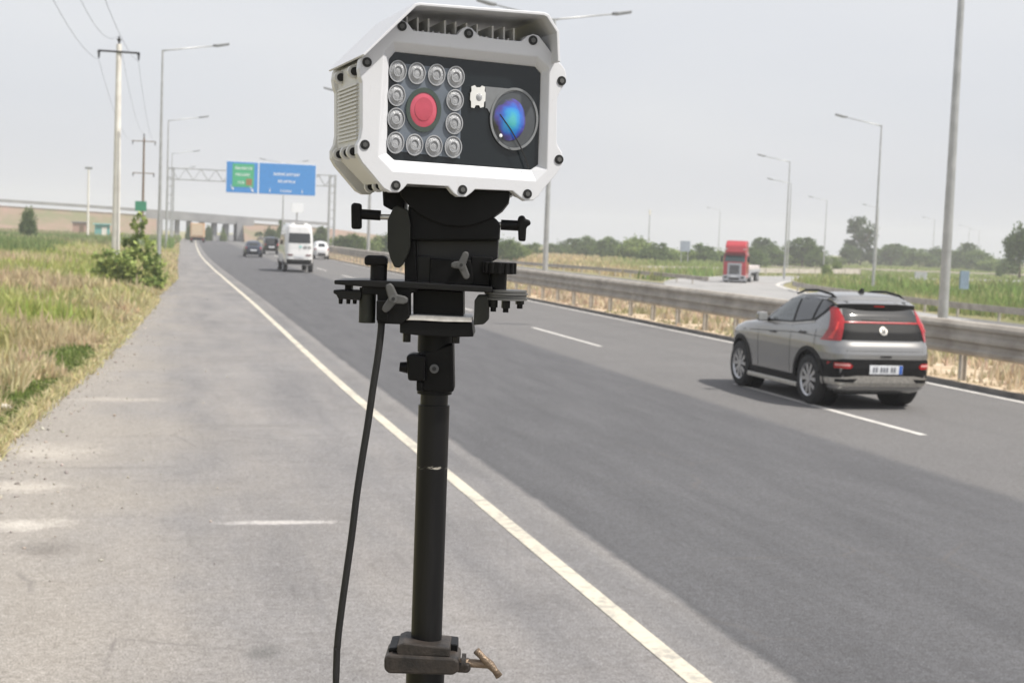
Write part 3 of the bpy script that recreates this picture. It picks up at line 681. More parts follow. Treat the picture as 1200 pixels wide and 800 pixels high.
def EP(name, pts, m, o=.006, par=suv, S=SUV, front=False, mirror=False, cuts=14):
    r_ = [smooth_all(obj(name, S.patch(pts, o, lambda a, c, oo: S.end(a, c, oo, front), cuts=cuts), m, par))]
    if mirror: r_.append(smooth_all(obj(name, S.patch([(-x, z) for x, z in pts][::-1], o, lambda a, c, oo: S.end(a, c, oo, front), cuts=cuts), m, par)))
    return r_
SP('window_surround', [(2.48, 1.13), (1.86, 1.50), (1.60, 1.575), (1.20, 1.60), (.70, 1.585), (.36, 1.53), (.52, 1.36), (.74, 1.235), (1.4, 1.165)], m_trim, .005)
SP('front_window', [(2.34, 1.16), (1.86, 1.46), (1.62, 1.54), (1.47, 1.555), (1.43, 1.185)], mat('lighter_window', (.085, .10, .10), .08, spec=.7, coat=.5), .010)
SP('rear_window', [(1.36, 1.19), (1.40, 1.56), (1.20, 1.57), (.80, 1.545), (.86, 1.245)], m_glass, .010)
SP('quarter_window', [(.78, 1.255), (.74, 1.54), (.45, 1.495), (.58, 1.37)], m_glass, .010)
SP('window_chrome', [(2.46, 1.105), (2.46, 1.125), (1.4, 1.16), (.74, 1.228), (.74, 1.210), (1.4, 1.14)], m_steel, .010)
SP('sill_trim', [(3.0, .26), (3.0, .34), (2.7, .40), (1.3, .40), (1.02, .34), (1.02, .26)], m_trim, .012)
b = BM()
for sg in (-1,): pass
for sg in (-1, 1):
    b = BM(); add_box(b, (sg*.80, 2.02, .255), (.06, 1.75, .07)); obj('side_skirt', b, m_steel, suv, bevel=.012)
for y, z in ((2.02, .985), (1.02, 1.05)):
    for sg in (-1, 1): b = BM(); p = SUV.side(y, z, .015, sg); add_box(b, p, (.035, .17, .032)); obj('door_handle', b, m_dgrey, suv, bevel=.01)
for y in (1.40, 2.52, .62):
    SP('door_gap', [(y, .42 if y != .62 else .88), (y+.010, .42 if y != .62 else .88), (y+(.04 if y > 2 else .010), 1.12), (y+(.03 if y > 2 else 0), 1.12)], m_ink, .002)
SP('fuel_flap_crease', [(3.5, .925), (3.5, .94), (1.3, 1.035), (.25, 1.02), (.25, 1.010), (1.3, 1.02)], m_dgrey, .0015)
for sg in (-1, 1):
    b = BM(); add_box(b, (sg*.90, 2.28, 1.20), (.17, .11, .14)); mi = obj('door_mirror', b, m_grey, suv, bevel=.035); b = BM(); add_box(b, (sg*.90, 2.222, 1.20), (.14, .006, .105)); obj('mirror_glass', b, m_galv, mi)
    b = BM(); add_box(b, (sg*.80, 2.28, 1.155), (.12, .06, .05)); obj('mirror_arm', b, m_trim, suv)
    b = BM(); tube(b, [(sg*.545, .55, 1.575), (sg*.55, .68, 1.625), (sg*.555, 1.1, 1.665), (sg*.55, 1.5, 1.65), (sg*.54, 1.80, 1.585)], [.016, .02, .02, .02, .015], 8); obj('roof_rail', b, m_trim, suv, smooth=True)
b = BM(); prism(b, [(0, .95, 1.645), (0, .78, 1.64), (0, .80, 1.71), (0, .84, 1.72)], (.03, 0, 0)); obj('roof_antenna', b, m_trim, suv)
# tail
SP('bumper_side', [(.06, .46), (.34, .46), (.29, .60), (.20, .67), (.06, .70)], m_trim, .007)
SP('skid_side', [(.06, .36), (.32, .36), (.33, .45), (.06, .45)], m_steel, .012)
EP('rear_screen', [(-.60, 1.27), (.60, 1.27), (.55, 1.455), (-.55, 1.455)], m_glass, .010)
b = BM(); sp = []
for x in np.linspace(-.62, .62, 21):
    e = .07*(abs(x)/.62)**3; sp.append((x, .285+e, 1.515-.25*e))
for a, c in zip(sp, sp[1:]):
    ring = []
prev = None
for x, y, z in sp:
    c = [b.verts.new(p) for p in ((x, y, z-.012), (x, y-.005, z), (x*.99, y+.30, z+.075), (x*.99, y+.30, z-.02))]
    if prev:
        for i in range(4): b.faces.new((prev[i], prev[(i+1) % 4], c[(i+1) % 4], c[i]))
    else: b.faces.new(c)
    prev = c
b.faces.new(list(reversed(prev))); spoil = smooth_all(obj('spoiler', b, m_grey, suv))
b = BM(); prev = None
for x, y, z in sp:
    x *= .985; c = [b.verts.new(p) for p in ((x, y-.004, z-.085), (x, y-.012, z-.008), (x, y+.2, z-.032), (x, y+.2, z-.08))]
    if prev:
        for i in range(4): b.faces.new((prev[i], prev[(i+1) % 4], c[(i+1) % 4], c[i]))
    else: b.faces.new(c)
    prev = c
b.faces.new(list(reversed(prev))); obj('spoiler_underside', b, m_trim, spoil)
obj('third_brake_light', add_box(BM(), (0, .280, 1.478), (.16, .02, .015)), m_redl, spoil)
EP('tail_panel', [(-.75, 1.0), (.75, 1.0), (.67, 1.24), (-.67, 1.24)], m_trim, .007)
EP('light_bar', [(-.66, 1.240), (.66, 1.240), (.63, 1.262), (-.63, 1.262)], m_redl, .012)
EP('tail_lamp', [(-.805, .975), (-.66, .99), (-.60, 1.21), (-.575, 1.28), (-.605, 1.45), (-.665, 1.46), (-.705, 1.28), (-.76, 1.16)], m_redl, .012, mirror=True, cuts=10)
EP('tail_lamp_strip', [(-.775, 1.01), (-.745, 1.01), (-.655, 1.25), (-.675, 1.25)], mat('bright_red_lamp', (.85, .06, .05), .2, coat=.5), .0155, mirror=True)
lg = EP('tailgate_emblem_disc', [(.060*math.cos(2*math.pi*k/20), 1.135+.060*math.sin(2*math.pi*k/20)) for k in range(20)], m_steel, .016, cuts=1)[0]
ri = EP('emblem_letter', [(-.035, 1.095), (-.02, 1.095), (-.012, 1.13), (.012, 1.135), (.006, 1.095), (.022, 1.095), (.036, 1.175), (.020, 1.175), (.014, 1.147), (-.010, 1.142), (-.004, 1.175), (-.02, 1.175)], m_dgrey, .020, cuts=1, par=lg)
lg.name = 'emblem'
EP('tailgate_lip', [(-.70, .845), (.70, .845), (.70, .855), (-.70, .855)], m_dgrey, .002)
EP('rear_valance', [(-.815, .46), (.815, .46), (.815, .70), (.66, .735), (-.66, .735), (-.815, .70)], m_trim, .008)
EP('reflector', [(-.785, .60), (-.55, .60), (-.52, .64), (-.57, .68), (-.79, .68)], m_redl, .014, mirror=True)
EP('reversing_lamp', [(-.74, .635), (-.56, .635), (-.56, .665), (-.74, .665)], mat('pale_red_lamp', (.75, .35, .33), .2), .017, mirror=True)
EP('skid_plate', [(-.80, .345), (.80, .345), (.80, .45), (.45, .50), (-.45, .50), (-.80, .45)], m_steel, .014)
EP('exhaust_trim', [(-.76, .40), (-.50, .40), (-.44, .455), (-.74, .445)], m_trim, .019, mirror=True)
pl = EP('number_plate', [(-.26, .525), (.26, .525), (.26, .655), (-.26, .655)], m_plate, .018, cuts=1)[0]
EP('plate_band', [(.205, .53), (.255, .53), (.255, .65), (.205, .65)], m_plateb, .021, par=pl, cuts=1)
rr = random.Random(5)
for gx in (-.21, -.165, -.09, -.045, 0.0, .075, .12):
    EP('plate_character', [(gx, .555), (gx+.028, .555), (gx+.028, .625), (gx, .625)], mat('faded_ink', (.22, .23, .26), .6), .022, par=pl, cuts=1)
EP('plate_frame', [(-.275, .512), (.275, .512), (.275, .668), (-.275, .668)], m_trim, .013, cuts=1)
EP('rear_wiper', [(-.30, 1.285), (.10, 1.277), (.12, 1.30), (.05, 1.315), (-.30, 1.295)], m_trim, .022, cuts=2)
EP('tailgate_handle', [(-.09, .765), (.09, .765), (.08, .785), (-.08, .785)], m_trim, .012, cuts=1)
EP('headlamp', [(-.78, .86), (-.45, .86), (-.45, .95), (-.76, .95)], m_glass, .008, front=True, mirror=True)
EP('grille', [(-.42, .50), (.42, .50), (.5, .80), (-.5, .80)], m_trim, .008, front=True)
EP('windscreen', [(-.66, 1.20), (.66, 1.20), (.58, 1.50), (-.58, 1.50)], m_glass, .008, front=True)
obj('underbody', add_box(BM(), (0, 2, .27), (1.2, 3.5, .12)), m_trim, suv)

# --- far traffic, all seen from behind
def far_car(name, label, px, py, H, Wd, Ln, paint, kind='hatch', group='cars driving away on the far road'):
    p = G(px, py); t = thing(name, label, 'car', (p.x, p.y+.1, 0), R(-2), group)
    k = H/1.45; w2 = Wd/2
    if kind == 'suv': tab = [(.28, .86, .08, 1., 5), (.4, .98, 0, 1., 5), (.75, 1, 0, 1., 5), (.95, .98, .01, .97, 5), (1.02, .96, .02, .80, 5), (1.05, .95, .02, .72, 6), (1.35, .86, .05, .60, 6), (1.41, .7, .09, .52, 4), (1.44, .3, .2, .4, 3), (1.45, .05, .28, .32, 2)]
    else: tab = [(.22, .86, .03, .98, 5), (.35, .98, 0, 1., 5), (.7, 1, 0, 1., 5), (.88, .98, .01, .96, 5), (.93, .95, .03, .80, 5), (.96, .93, .05, .72, 5), (1.30, .76, .16, .55, 5), (1.38, .62, .22, .50, 4), (1.43, .3, .3, .42, 3), (1.45, .05, .34, .38, 2)]
    S = Shell([(z*k, a*w2, yr*Ln, yf*Ln, n) for z, a, yr, yf, n in tab])
    b = obj('body', S.mesh(), paint, t); smooth_all(b, 35)
    lo, hi = (1.08*k, 1.33*k) if kind == 'suv' else (.98*k, 1.27*k)
    EP('rear_screen', [(-.72*w2, lo), (.72*w2, lo), (.62*w2, hi), (-.62*w2, hi)], m_glass, .015, par=t, S=S, cuts=3)
    ylo, yhi = .12*Ln, .64*Ln
    for sg in (-1, 1): smooth_all(obj('side_window', S.patch([(ylo+.5, lo+.02), (yhi, lo+.02), (yhi-.35, hi-.02), (ylo+.65, hi-.02)], .012, lambda a, c, oo: S.side(a, c, oo, sg), cuts=3), m_glass, t))
    EP('tail_lamp', [(-.95*w2, .72*k), (-.70*w2, .74*k), (-.68*w2, .90*k), (-.93*w2, .92*k)], m_redl, .014, par=t, S=S, mirror=True, cuts=2)
    EP('number_plate', [(-.26, .55*k), (.26, .55*k), (.26, .67*k), (-.26, .67*k)], m_plate, .02, par=t, S=S, cuts=1)
    EP('bumper', [(-.93*w2, .30*k), (.93*w2, .30*k), (.93*w2, .48*k), (-.93*w2, .48*k)], m_trim, .01, par=t, S=S, cuts=3)
    for y in (.18*Ln, .80*Ln):
        for sg in (-1, 1): wheel(t, sg*(w2-.10), y, .31*k, .2, sg)
    obj('windscreen', S.patch([(-.8*w2, lo), (.8*w2, lo), (.65*w2, hi), (-.65*w2, hi)], .012, lambda a, c, oo: S.end(a, c, oo, True), cuts=3), m_glass, t)
    return t
far_car('hatchback_car', 'small dark blue hatchback far ahead, left of the two dark cars', 297, 301.5, 1.38, 1.50, 3.8, carpaint('dark_blue_paint', (.03, .04, .065), .3))
far_car('offroad_car', 'black boxy off-road car far ahead, right of the small dark hatchback', 318.3, 298.2, 1.65, 1.50, 4.4, carpaint('black_paint', (.012, .012, .014), .2), 'suv')
far_car('saloon_car', 'white car far ahead at the right of the white minibus', 377, 304, 1.52, 1.35, 4.2, carpaint('white_paint', (.72, .72, .72), 0))
# white minibus
p = G(350.5, 319.5); t = thing('minibus', 'white minibus with high roof and dark rear window driving away beside the tripod', 'minibus', (p.x, p.y+.1, 0), R(-1))
m_van = carpaint('van_white_paint', (.74, .74, .74), 0, .35)
MB = Shell([(.42, .70, .05, 5.6, 8), (.55, .80, .0, 5.7, 8), (1.0, .82, .0, 5.7, 8), (1.25, .82, .02, 5.55, 8), (1.5, .81, .03, 5.0, 8), (1.9, .78, .05, 4.4, 8), (2.3, .74, .08, 4.1, 8), (2.5, .70, .10, 3.9, 7), (2.62, .62, .16, 3.7, 6), (2.68, .45, .4, 3.3, 5)])
b = obj('body', MB.mesh(), m_van, t); smooth_all(b, 35)
EP('rear_window', [(-.60, 1.62), (.60, 1.62), (.57, 2.16), (-.57, 2.16)], m_glass, .012, par=t, S=MB)
obj('roof_unit', add_box(BM(), (0, .75, 2.66), (.9, 1.0, .14)), m_van, t, bevel=.04); obj('roof_recess', add_box(BM(), (0, .235, 2.66), (.5, .04, .08)), m_trim, t)
EP('bumper', [(-.76, .45), (.76, .45), (.76, .72), (-.76, .72)], m_trim, .03, par=t, S=MB)
EP('tail_lamp', [(-.76, .92), (-.36, .92), (-.36, 1.0), (-.76, 1.0)], mat('dark_red_lamp', (.16, .05, .05), .3), .02, par=t, S=MB, mirror=True, cuts=2)
EP('number_plate', [(-.26, .82), (.26, .82), (.26, .93), (-.26, .93)], m_plate, .025, par=t, S=MB, cuts=1)
EP('lettering', [(-.02, 1.37), (.12, 1.37), (.12, 1.47), (-.02, 1.47)], mat('teal_decal', (.25, .55, .52), .5), .016, par=t, S=MB, cuts=1)
for x0 in (.22, .32, .46, .56): EP('lettering', [(x0, 1.30), (x0+.055, 1.30), (x0+.055, 1.46), (x0, 1.46)], m_dgrey, .016, par=t, S=MB, cuts=1)
EP('door_gap', [(-.006, .75), (.006, .75), (.006, 2.4), (-.006, 2.4)], m_dgrey, .004, par=t, S=MB, cuts=1)
for sg in (-1, 1):
    for a, c in ((.5, 1.3), (1.5, 2.5), (2.6, 3.5), (3.6, 4.25)):
        smooth_all(obj('side_window', MB.patch([(a, 1.5), (c, 1.5), (c-.02, 2.1), (a, 2.1)], .012, lambda q, z, oo: MB.side(q, z, oo, sg), cuts=2), m_glass, t))
    for y in (.95, 4.7): wheel(t, sg*.70, y, .36, .24, sg)
    obj('door_mirror', add_box(BM(), (sg*.98, 4.35, 1.62), (.16, .10, .28)), m_trim, t, bevel=.03)
# open orange box lorry near the bridge
p = G(231, 284.2); t = thing('tipper_lorry', 'small orange and cream box lorry far away below the bridge', 'lorry', (p.x, p.y, 0), R(-3))
m_or = mat('faded_orange_tarp', (.55, .27, .12), .8, 0, .15, .7, col2=(.62, .50, .34)); k = p.y/F
Wl, Hl = 16*k, 22.5*k
b = BM(); add_box(b, (0, 2.6, Hl*.62), (Wl, 5, Hl*.72)); obj('cargo_box', b, m_or, t, bevel=.06)
b = BM(); add_box(b, (0, -.0+.06, Hl*.64), (Wl*.82, .06, Hl*.56)); obj('rear_door', b, mat('cream_tarp', (.66, .52, .36), .8), t)
obj('chassis', add_box(BM(), (0, 3.0, Hl*.20), (Wl*.8, 6, Hl*.12)), m_trim, t); obj('bumper', add_box(BM(), (0, .05, Hl*.16), (Wl*.95, .1, Hl*.10)), m_trim, t)
b = BM(); add_box(b, (0, 6.1, Hl*.52), (Wl*.92, 1.6, Hl*.68)); obj('cab', b, m_van, t, bevel=.12)
for sg in (-1, 1):
    for y in (.9, 5.9): wheel(t, sg*(Wl/2-.16), y, .42, .3, sg)
    obj('tail_lamp', add_box(BM(), (sg*Wl*.4, -.01, Hl*.17), (.25, .04, .14)), m_redl, t)
# --- red lorry facing us on the slip road
TZ = -.86; p = G(860, 331.5, TZ); dist = (p-CP).dot(FW); k = dist/F; Wt = 26.5*k; Ht = 50*k
rz = math.atan2(-(p.x), p.y)-R(7)
t = thing('red_lorry', 'red articulated lorry with silver grille coming towards us on the slip road', 'lorry', (p.x, p.y, TZ), rz)
m_red = carpaint('lorry_red', (.42, .02, .03), 0, .35); m_lg = mat('lorry_grey', (.42, .43, .46), .45, .2); m_wind = mat('teal_windscreen', (.035, .09, .09), .08, coat=.5)
h = Ht; wv = Wt/2
b = BM(); prism(b, [(-wv, 0, h*.12), (-wv, -.05, h*.40), (-wv, .0, h*.50), (-wv, .18, h*.66), (-wv, .35, h*.70), (-wv, 2.1, h*.70), (-wv, 2.1, h*.12)], (Wt, 0, 0)); cab = obj('cab', b, m_red, t, bevel=.06)
b = BM(); prism(b, [(-wv*.93, .16, h*.695), (-wv*.93, .28, h*.88), (-wv*.93, .8, h*.985), (-wv*.93, 2.0, h), (-wv*.93, 2.0, h*.695)], (Wt*.93, 0, 0)); obj('roof_fairing', b, m_red, t, bevel=.12, seg=3)
b = BM(); prism(b, [(-wv*.90, -.045, h*.50), (-wv*.86, .125, h*.635), (wv*.86, .125, h*.635), (wv*.90, -.045, h*.50)], (0, .05, .02)); ws = obj('windscreen', b, m_wind, t)
obj('sun_visor', add_box(BM(), (0, .0, h*.665), (Wt*.96, .30, h*.045)), mat('dark_red_visor', (.12, .01, .015), .3), t, bevel=.03)
gr = obj('grille', add_box(BM(), (0, -.08, h*.315), (Wt*.62, .10, h*.30)), m_lg, t, bevel=.02)
for q in range(5): obj('grille_slat', add_box(BM(), (0, -.14, h*(.23+.042*q)), (Wt*.42, .03, h*.026)), m_trim, gr)
obj('bumper', add_box(BM(), (0, -.10, h*.115), (Wt*1.0, .30, h*.13)), m_lg, t, bevel=.05); obj('lower_intake', add_box(BM(), (0, -.26, h*.10), (Wt*.45, .03, h*.05)), m_trim, t)
for sg in (-1, 1):
    obj('headlamp', add_box(BM(), (sg*Wt*.37, -.26, h*.135), (Wt*.16, .06, h*.045)), m_glass, t, bevel=.02)
    obj('door_mirror', add_box(BM(), (sg*(wv+.18), .15, h*.55), (.16, .22, h*.14)), m_trim, t, bevel=.04)
    obj('side_window', add_box(BM(), (sg*(wv+.004), .9, h*.58), (.02, .9, h*.13)), m_glass, t)
    obj('fog_lamp', add_box(BM(), (sg*Wt*.40, .1, h*.79), (.2, .1, .1)), m_steel, t)
    for y in (.95, 4.6, 9.5, 10.8): wheel(t, sg*(wv-.18), y, .50, .3, sg)
obj('number_plate', add_box(BM(), (0, -.275, h*.155), (.5, .02, .12)), m_plate, t)
obj('chassis', add_box(BM(), (0, 6.0, h*.17), (Wt*.45, 11, h*.08)), m_trim, t)
obj('fuel_tank', add_box(BM(), (wv-.3, 3.2, h*.19), (.6, 1.3, .6)), m_lg, t, bevel=.1)
obj('trailer_bed', add_box(BM(), (0, 7.6, h*.27), (Wt*.98, 9.2, .28)), m_lg, t)
obj('cargo', add_box(BM(), (0, 7.3, h*.345), (Wt*.96, 8.4, h*.11)), mat('pale_cargo', (.62, .56, .55), .7), t, bevel=.05)

# ------------------------------------------------------------------ vegetation
def in_path(x, y, pts, half):
    best = 1e9
    for (ax, ay), (bx, by) in zip(pts, pts[1:]):
        dx, dy = bx-ax, by-ay; t = np.clip(((x-ax)*dx+(y-ay)*dy)/(dx*dx+dy*dy), 0, 1)
        best = np.minimum(best, np.hypot(x-ax-t*dx, y-ay-t*dy))
    return best < half
def voff(y): return np.interp(y, [a for a, _ in OFFT], [b for _, b in OFFT])
def vgz(x, y):
    X = x-voff(y); z = np.full_like(x, -.05)
    z = np.where(X > 17, -.06-.84*np.minimum(1, (X-17)/3), z)
    return np.where(X < -1, -.05-.10*np.minimum(1, (-1-X)/1.2)+.15*np.clip((-X-6)/20, 0, 1)+.05*np.sin(x*.5+y*.31), z)
def fbm(x, y, s, seed=0):
    v = 0
    for k in range(4):
        f = s*2**k; a = .5**k; v = v + a*np.sin(x*f+seed*3.1+k*1.7+1.3*np.sin(y*f*.8+seed+k))*np.cos(y*f*1.13-seed*1.9+k*2.3+1.1*np.sin(x*f*.7+k))
    return v
def blades(name, x, y, z, h, wd, col, lean=.35, m=None):
    n = len(x); a = RNG.uniform(0, 2*np.pi, n); l = RNG.normal(0, lean, n)*h; la = RNG.uniform(0, 2*np.pi, n)
    dx, dy = np.cos(a)*wd, np.sin(a)*wd; ox, oy = np.cos(la)*l, np.sin(la)*l
    V = np.zeros((n, 5, 3), np.float32)
    V[:, 0] = np.stack([x-dx, y-dy, z], 1); V[:, 1] = np.stack([x+dx, y+dy, z], 1)
    V[:, 2] = np.stack([x+dx*.8+ox*.35, y+dy*.8+oy*.35, z+h*.55], 1); V[:, 3] = np.stack([x-dx*.8+ox*.35, y-dy*.8+oy*.35, z+h*.55], 1)
    V[:, 4] = np.stack([x+ox, y+oy, z+h*.97], 1)
    base = np.arange(n)[:, None]*5
    F_ = np.concatenate([base+np.array([0, 1, 2]), base+np.array([0, 2, 3]), base+np.array([3, 2, 4])], 1).reshape(-1)
    C = np.repeat(col, 5, axis=0)
    me = npmesh(name, V.reshape(-1, 3), F_, 3, C, m or m_grass)
    o = bpy.data.objects.new(name, me); COL.objects.link(o); return o
STRAW = np.array([.62, .53, .34]); GREEN = np.array([.38, .43, .12]); FRESH = np.array([.14, .20, .055]); PINK = np.array([.60, .46, .34])
def mixcol(n, w, a, b, jit=.22):
    c = a*(1-w[:, None])+b*w[:, None]; return np.clip(c*RNG.uniform(1-jit, 1+jit, (n, 1))*RNG.uniform(.93, 1.07, (n, 3)), .01, .8).astype(np.float32)
def tufts(nt, per, spread):
    return np.repeat(np.arange(nt), per), RNG.normal(0, 1, (nt*per, 2))*spread
she_x = np.array([a for a, _ in SHE]); she_v = np.array([b for _, b in SHE])
# left verge and field
n = 150000
y = np.exp(RNG.uniform(np.log(14.2), np.log(210), n)); edge = np.interp(y, she_x, she_v)+voff(y)
left = -.135*y-1.5; u = RNG.uniform(0, 1, n)**1.15; x = edge-.03-u*(edge-left)
de = edge-x
patch = fbm(x, y*.6, .35, 1)+.5*fbm(x, y, 1.7, 4)
wgr = np.clip(.70+patch*.5, 0, 1)*np.clip(.22+.42*de+.25*fbm(x, y, .9, 21), .05, 1)
fr = (y < 26)*(de < .55+.4*fbm(y, x*0, .9, 2))*1.0
h = (.16+.035*np.minimum(de, 9)+.12*np.clip(fbm(x, y, .8, 3), -1, 1))*RNG.uniform(.5, 1.3, n)*(1+.15*RNG.exponential(1, n)); h = np.clip(h*1.3, .06, .95)
h = np.where(fr > 0, RNG.uniform(.08, .24, n), h); h = h*np.clip(.35+de/.7, 0, 1)
keep = RNG.uniform(0, 1, n) < np.clip(.75+.5*fbm(x, y, 2.2, 9), .15, 1); keep |= fr > 0
wd = np.clip(.0012*y, .006, .06)*RNG.uniform(.6, 1.3, n)
col = mixcol(n, wgr, STRAW, GREEN); pk = fbm(x, y, .25, 12)[:, None] > .45; col = np.where(pk, col*.5+PINK*.5, col); col = np.where(fr[:, None] > 0, mixcol(n, RNG.uniform(0, 1, n), FRESH, np.array([.24, .30, .08])), col)
k = keep; tag(blades('grass', x[k], y[k], vgz(x, y)[k], h[k], wd[k], col[k].astype(np.float32)), 'dry straw and green grass covering the left verge and field', 'grass', kind='stuff')
# leafy low weeds along the asphalt edge in front
n = 15000; y = RNG.uniform(12, 26, n); edge = np.interp(y, she_x, she_v); x = edge-np.abs(RNG.normal(0, .42, n))+.05
kk = fbm(x*1.2, y*.9, 1.9, 6)+.7*fbm(x, y, 6, 16) > RNG.uniform(-.7, .7, n); x, y = x[kk], y[kk]; n = len(x)
hz_ = RNG.uniform(.02, .10, n)+.22*np.clip(fbm(x, y, 3.1, 11), 0, 1)*RNG.uniform(0, 1, n); a = RNG.uniform(0, 6.28, n); s = RNG.uniform(.012, .03, n)
def leafcards(name, P, s, col, m=m_leaf, flat=.6):
    n = len(P); d1 = RNG.normal(0, 1, (n, 3)); d1[:, 2] *= flat; d1 /= np.linalg.norm(d1, axis=1)[:, None]; d2 = RNG.normal(0, 1, (n, 3)); d2 -= (d2*d1).sum(1)[:, None]*d1; d2 /= np.linalg.norm(d2, axis=1)[:, None]
    s = s[:, None]; V = np.stack([P-d1*s, P+d2*s*.55+d1*s*.1, P+d1*s, P-d2*s*.55+d1*s*.1], 1).astype(np.float32)
    return npmesh(name, V.reshape(-1, 3), (np.arange(n)[:, None]*4+np.arange(4)).reshape(-1), 4, np.repeat(col, 4, axis=0), m)
me = leafcards('weeds', np.stack([x, y, hz_-.06], 1), s, mixcol(n, RNG.uniform(0, 1, n)**1.5, FRESH, np.array([.34, .34, .15]), .4))
o = bpy.data.objects.new('weeds', me); COL.objects.link(o); tag(o, 'low fresh green weeds creeping over the near asphalt edge', 'weeds', kind='stuff')
n = 2600; y = np.exp(RNG.uniform(np.log(9), np.log(60), n)); x = np.interp(y, she_x, she_v)+voff(y)+np.abs(RNG.normal(0, .28, n))*np.where(RNG.uniform(0, 1, n) < .85, 1, 3)-.12
P_ = np.stack([x, y, np.full(n, .006)], 1); q = RNG.normal(0, 1, (n, 6, 3))*.25; base6 = np.array([[1, 0, 0], [-1, 0, 0], [0, 1, 0], [0, -1, 0], [0, 0, .7], [0, 0, -.7]]); ss = np.minimum(RNG.exponential(.0055, n)+.003, .022)
V_ = (P_[:, None]+(base6[None]+q)*ss[:, None, None]).reshape(-1, 3); tri = np.array([0, 2, 4, 2, 1, 4, 1, 3, 4, 3, 0, 4, 2, 0, 5, 1, 2, 5, 3, 1, 5, 0, 3, 5])
me = npmesh('grit', V_, (np.arange(n)[:, None]*6+tri).reshape(-1), 3, np.repeat(mixcol(n, RNG.uniform(0, 1, n), np.array([.50, .45, .38]), np.array([.22, .20, .18])), 6, axis=0), vcolmat('grit_stone', .9, .0))
o = bpy.data.objects.new('grit', me); COL.objects.link(o); tag(o, 'loose grit and crumbs scattered along the asphalt edge', 'grit', kind='stuff')
# dry litter and stray straw over the edge
n = 5000; y = np.exp(RNG.uniform(np.log(14), np.log(45), n)); x = np.interp(y, she_x, she_v)+voff(y)+RNG.normal(0, .07, n)
tag(blades('dry_grass', x, y, np.full(n, -.02), RNG.uniform(.04, .16, n), np.clip(.0008*y, .004, .02), mixcol(n, RNG.uniform(0, .5, n), STRAW, GREEN), .9), 'stray dry blades hanging over the asphalt edge', 'dry grass', kind='stuff')
# maize block at the left
n = 4200; Yc = RNG.uniform(88, 128, n); Xc = Yc*(-.066-.12*RNG.uniform(0, 1, n)+.012*fbm(Yc, Yc*0, .3, 3)); 
idx = np.repeat(np.arange(n), 5); xx = Xc[idx]; yy = Yc[idx]
tag(blades('maize', xx+RNG.normal(0, .12, len(xx)), yy+RNG.normal(0, .12, len(xx)), vgz(xx, yy), RNG.uniform(.4, 1.35, len(xx)), np.full(len(xx), .055), mixcol(len(xx), RNG.uniform(0, 1, len(xx)), np.array([.13, .21, .07]), np.array([.33, .38, .16])), .3), 'block of darker green maize in the left field', 'maize', kind='stuff')
n = 26000; y = RNG.uniform(135, 250, n); x = voff(y)-RNG.uniform(0, .24, n)*y+.3
tag(blades('crops', x, y, vgz(x, y), RNG.uniform(.5, 1.3, n), np.full(n, .11), mixcol(n, np.clip(.55+.5*fbm(x, y, .05, 31), 0, 1), np.array([.44, .38, .24]), np.array([.17, .27, .085])), .2), 'far green and straw field below the embankment on the left', 'crops', kind='stuff')
# median dry grass under and behind the rail
n = 42000; y = np.exp(RNG.uniform(np.log(15), np.log(260), n)); X = RNG.uniform(13.95, 19.5, n); x = X+voff(y)
kk = fbm(x, y, 1.3, 8) > -.25; x, y, X = x[kk], y[kk], X[kk]; n = len(x)
tag(blades('dry_grass', x, y, vgz(x, y)+.02, RNG.uniform(.05, .38, n)*np.where(X < 14.5, .5, 1), np.clip(.0013*y, .012, .07), mixcol(n, np.clip(fbm(x, y, .6, 2), 0, 1)*.6, np.array([.56, .47, .35]), np.array([.30, .33, .14]))), 'dry tan grass and rubble strip under the long guardrail', 'dry grass', kind='stuff')
# the plain beyond the opposite carriageway
n = 180000; y = np.exp(RNG.uniform(np.log(50), np.log(420), n)); x = y*RNG.uniform(.08, .80, n)
X = x-voff(y); px = 171+x/y/.969*F
ok = ((X > 41.5) | ((X > 17.5) & (X < 20.2))) & ~in_path(x, y, SLIP, 5.6) & ~in_path(x, y, [(95, 245), (130, 235), (190, 232), (300, 245), (460, 260)], 12)
ok &= RNG.uniform(0, 1, n) < np.clip(.7+.6*fbm(x, y, .22, 5), .15, 1)
x, y, px = x[ok], y[ok], px[ok]; n = len(x)
isl = in_path(x, y, [(52, 100), (80, 132), (150, 160)], 22) | (px > 930)
g_ = np.clip((px-690)/150+.4*fbm(x, y, .1, 3), 0, 1); g_ = np.where(isl & (y < 170), np.clip(.85+.3*fbm(x, y, .3, 2), 0, 1), g_*.85)
h = RNG.uniform(.3, 1.0, n)*np.where(px > 930, np.where(y < 130, .95+.25*fbm(x, y, .15, 7), .22), .95)*np.clip(.5+y/140, .5, 1.3)
tag(blades('tall_grass', x, y, np.full(n, -.92), h, np.clip(.0009*y, .03, .2)*RNG.uniform(.6, 1.4, n), mixcol(n, g_, np.array([.60, .49, .30]), np.array([.21, .30, .085]))), 'tall dry and green grass on the plain right of the road', 'tall grass', kind='stuff')
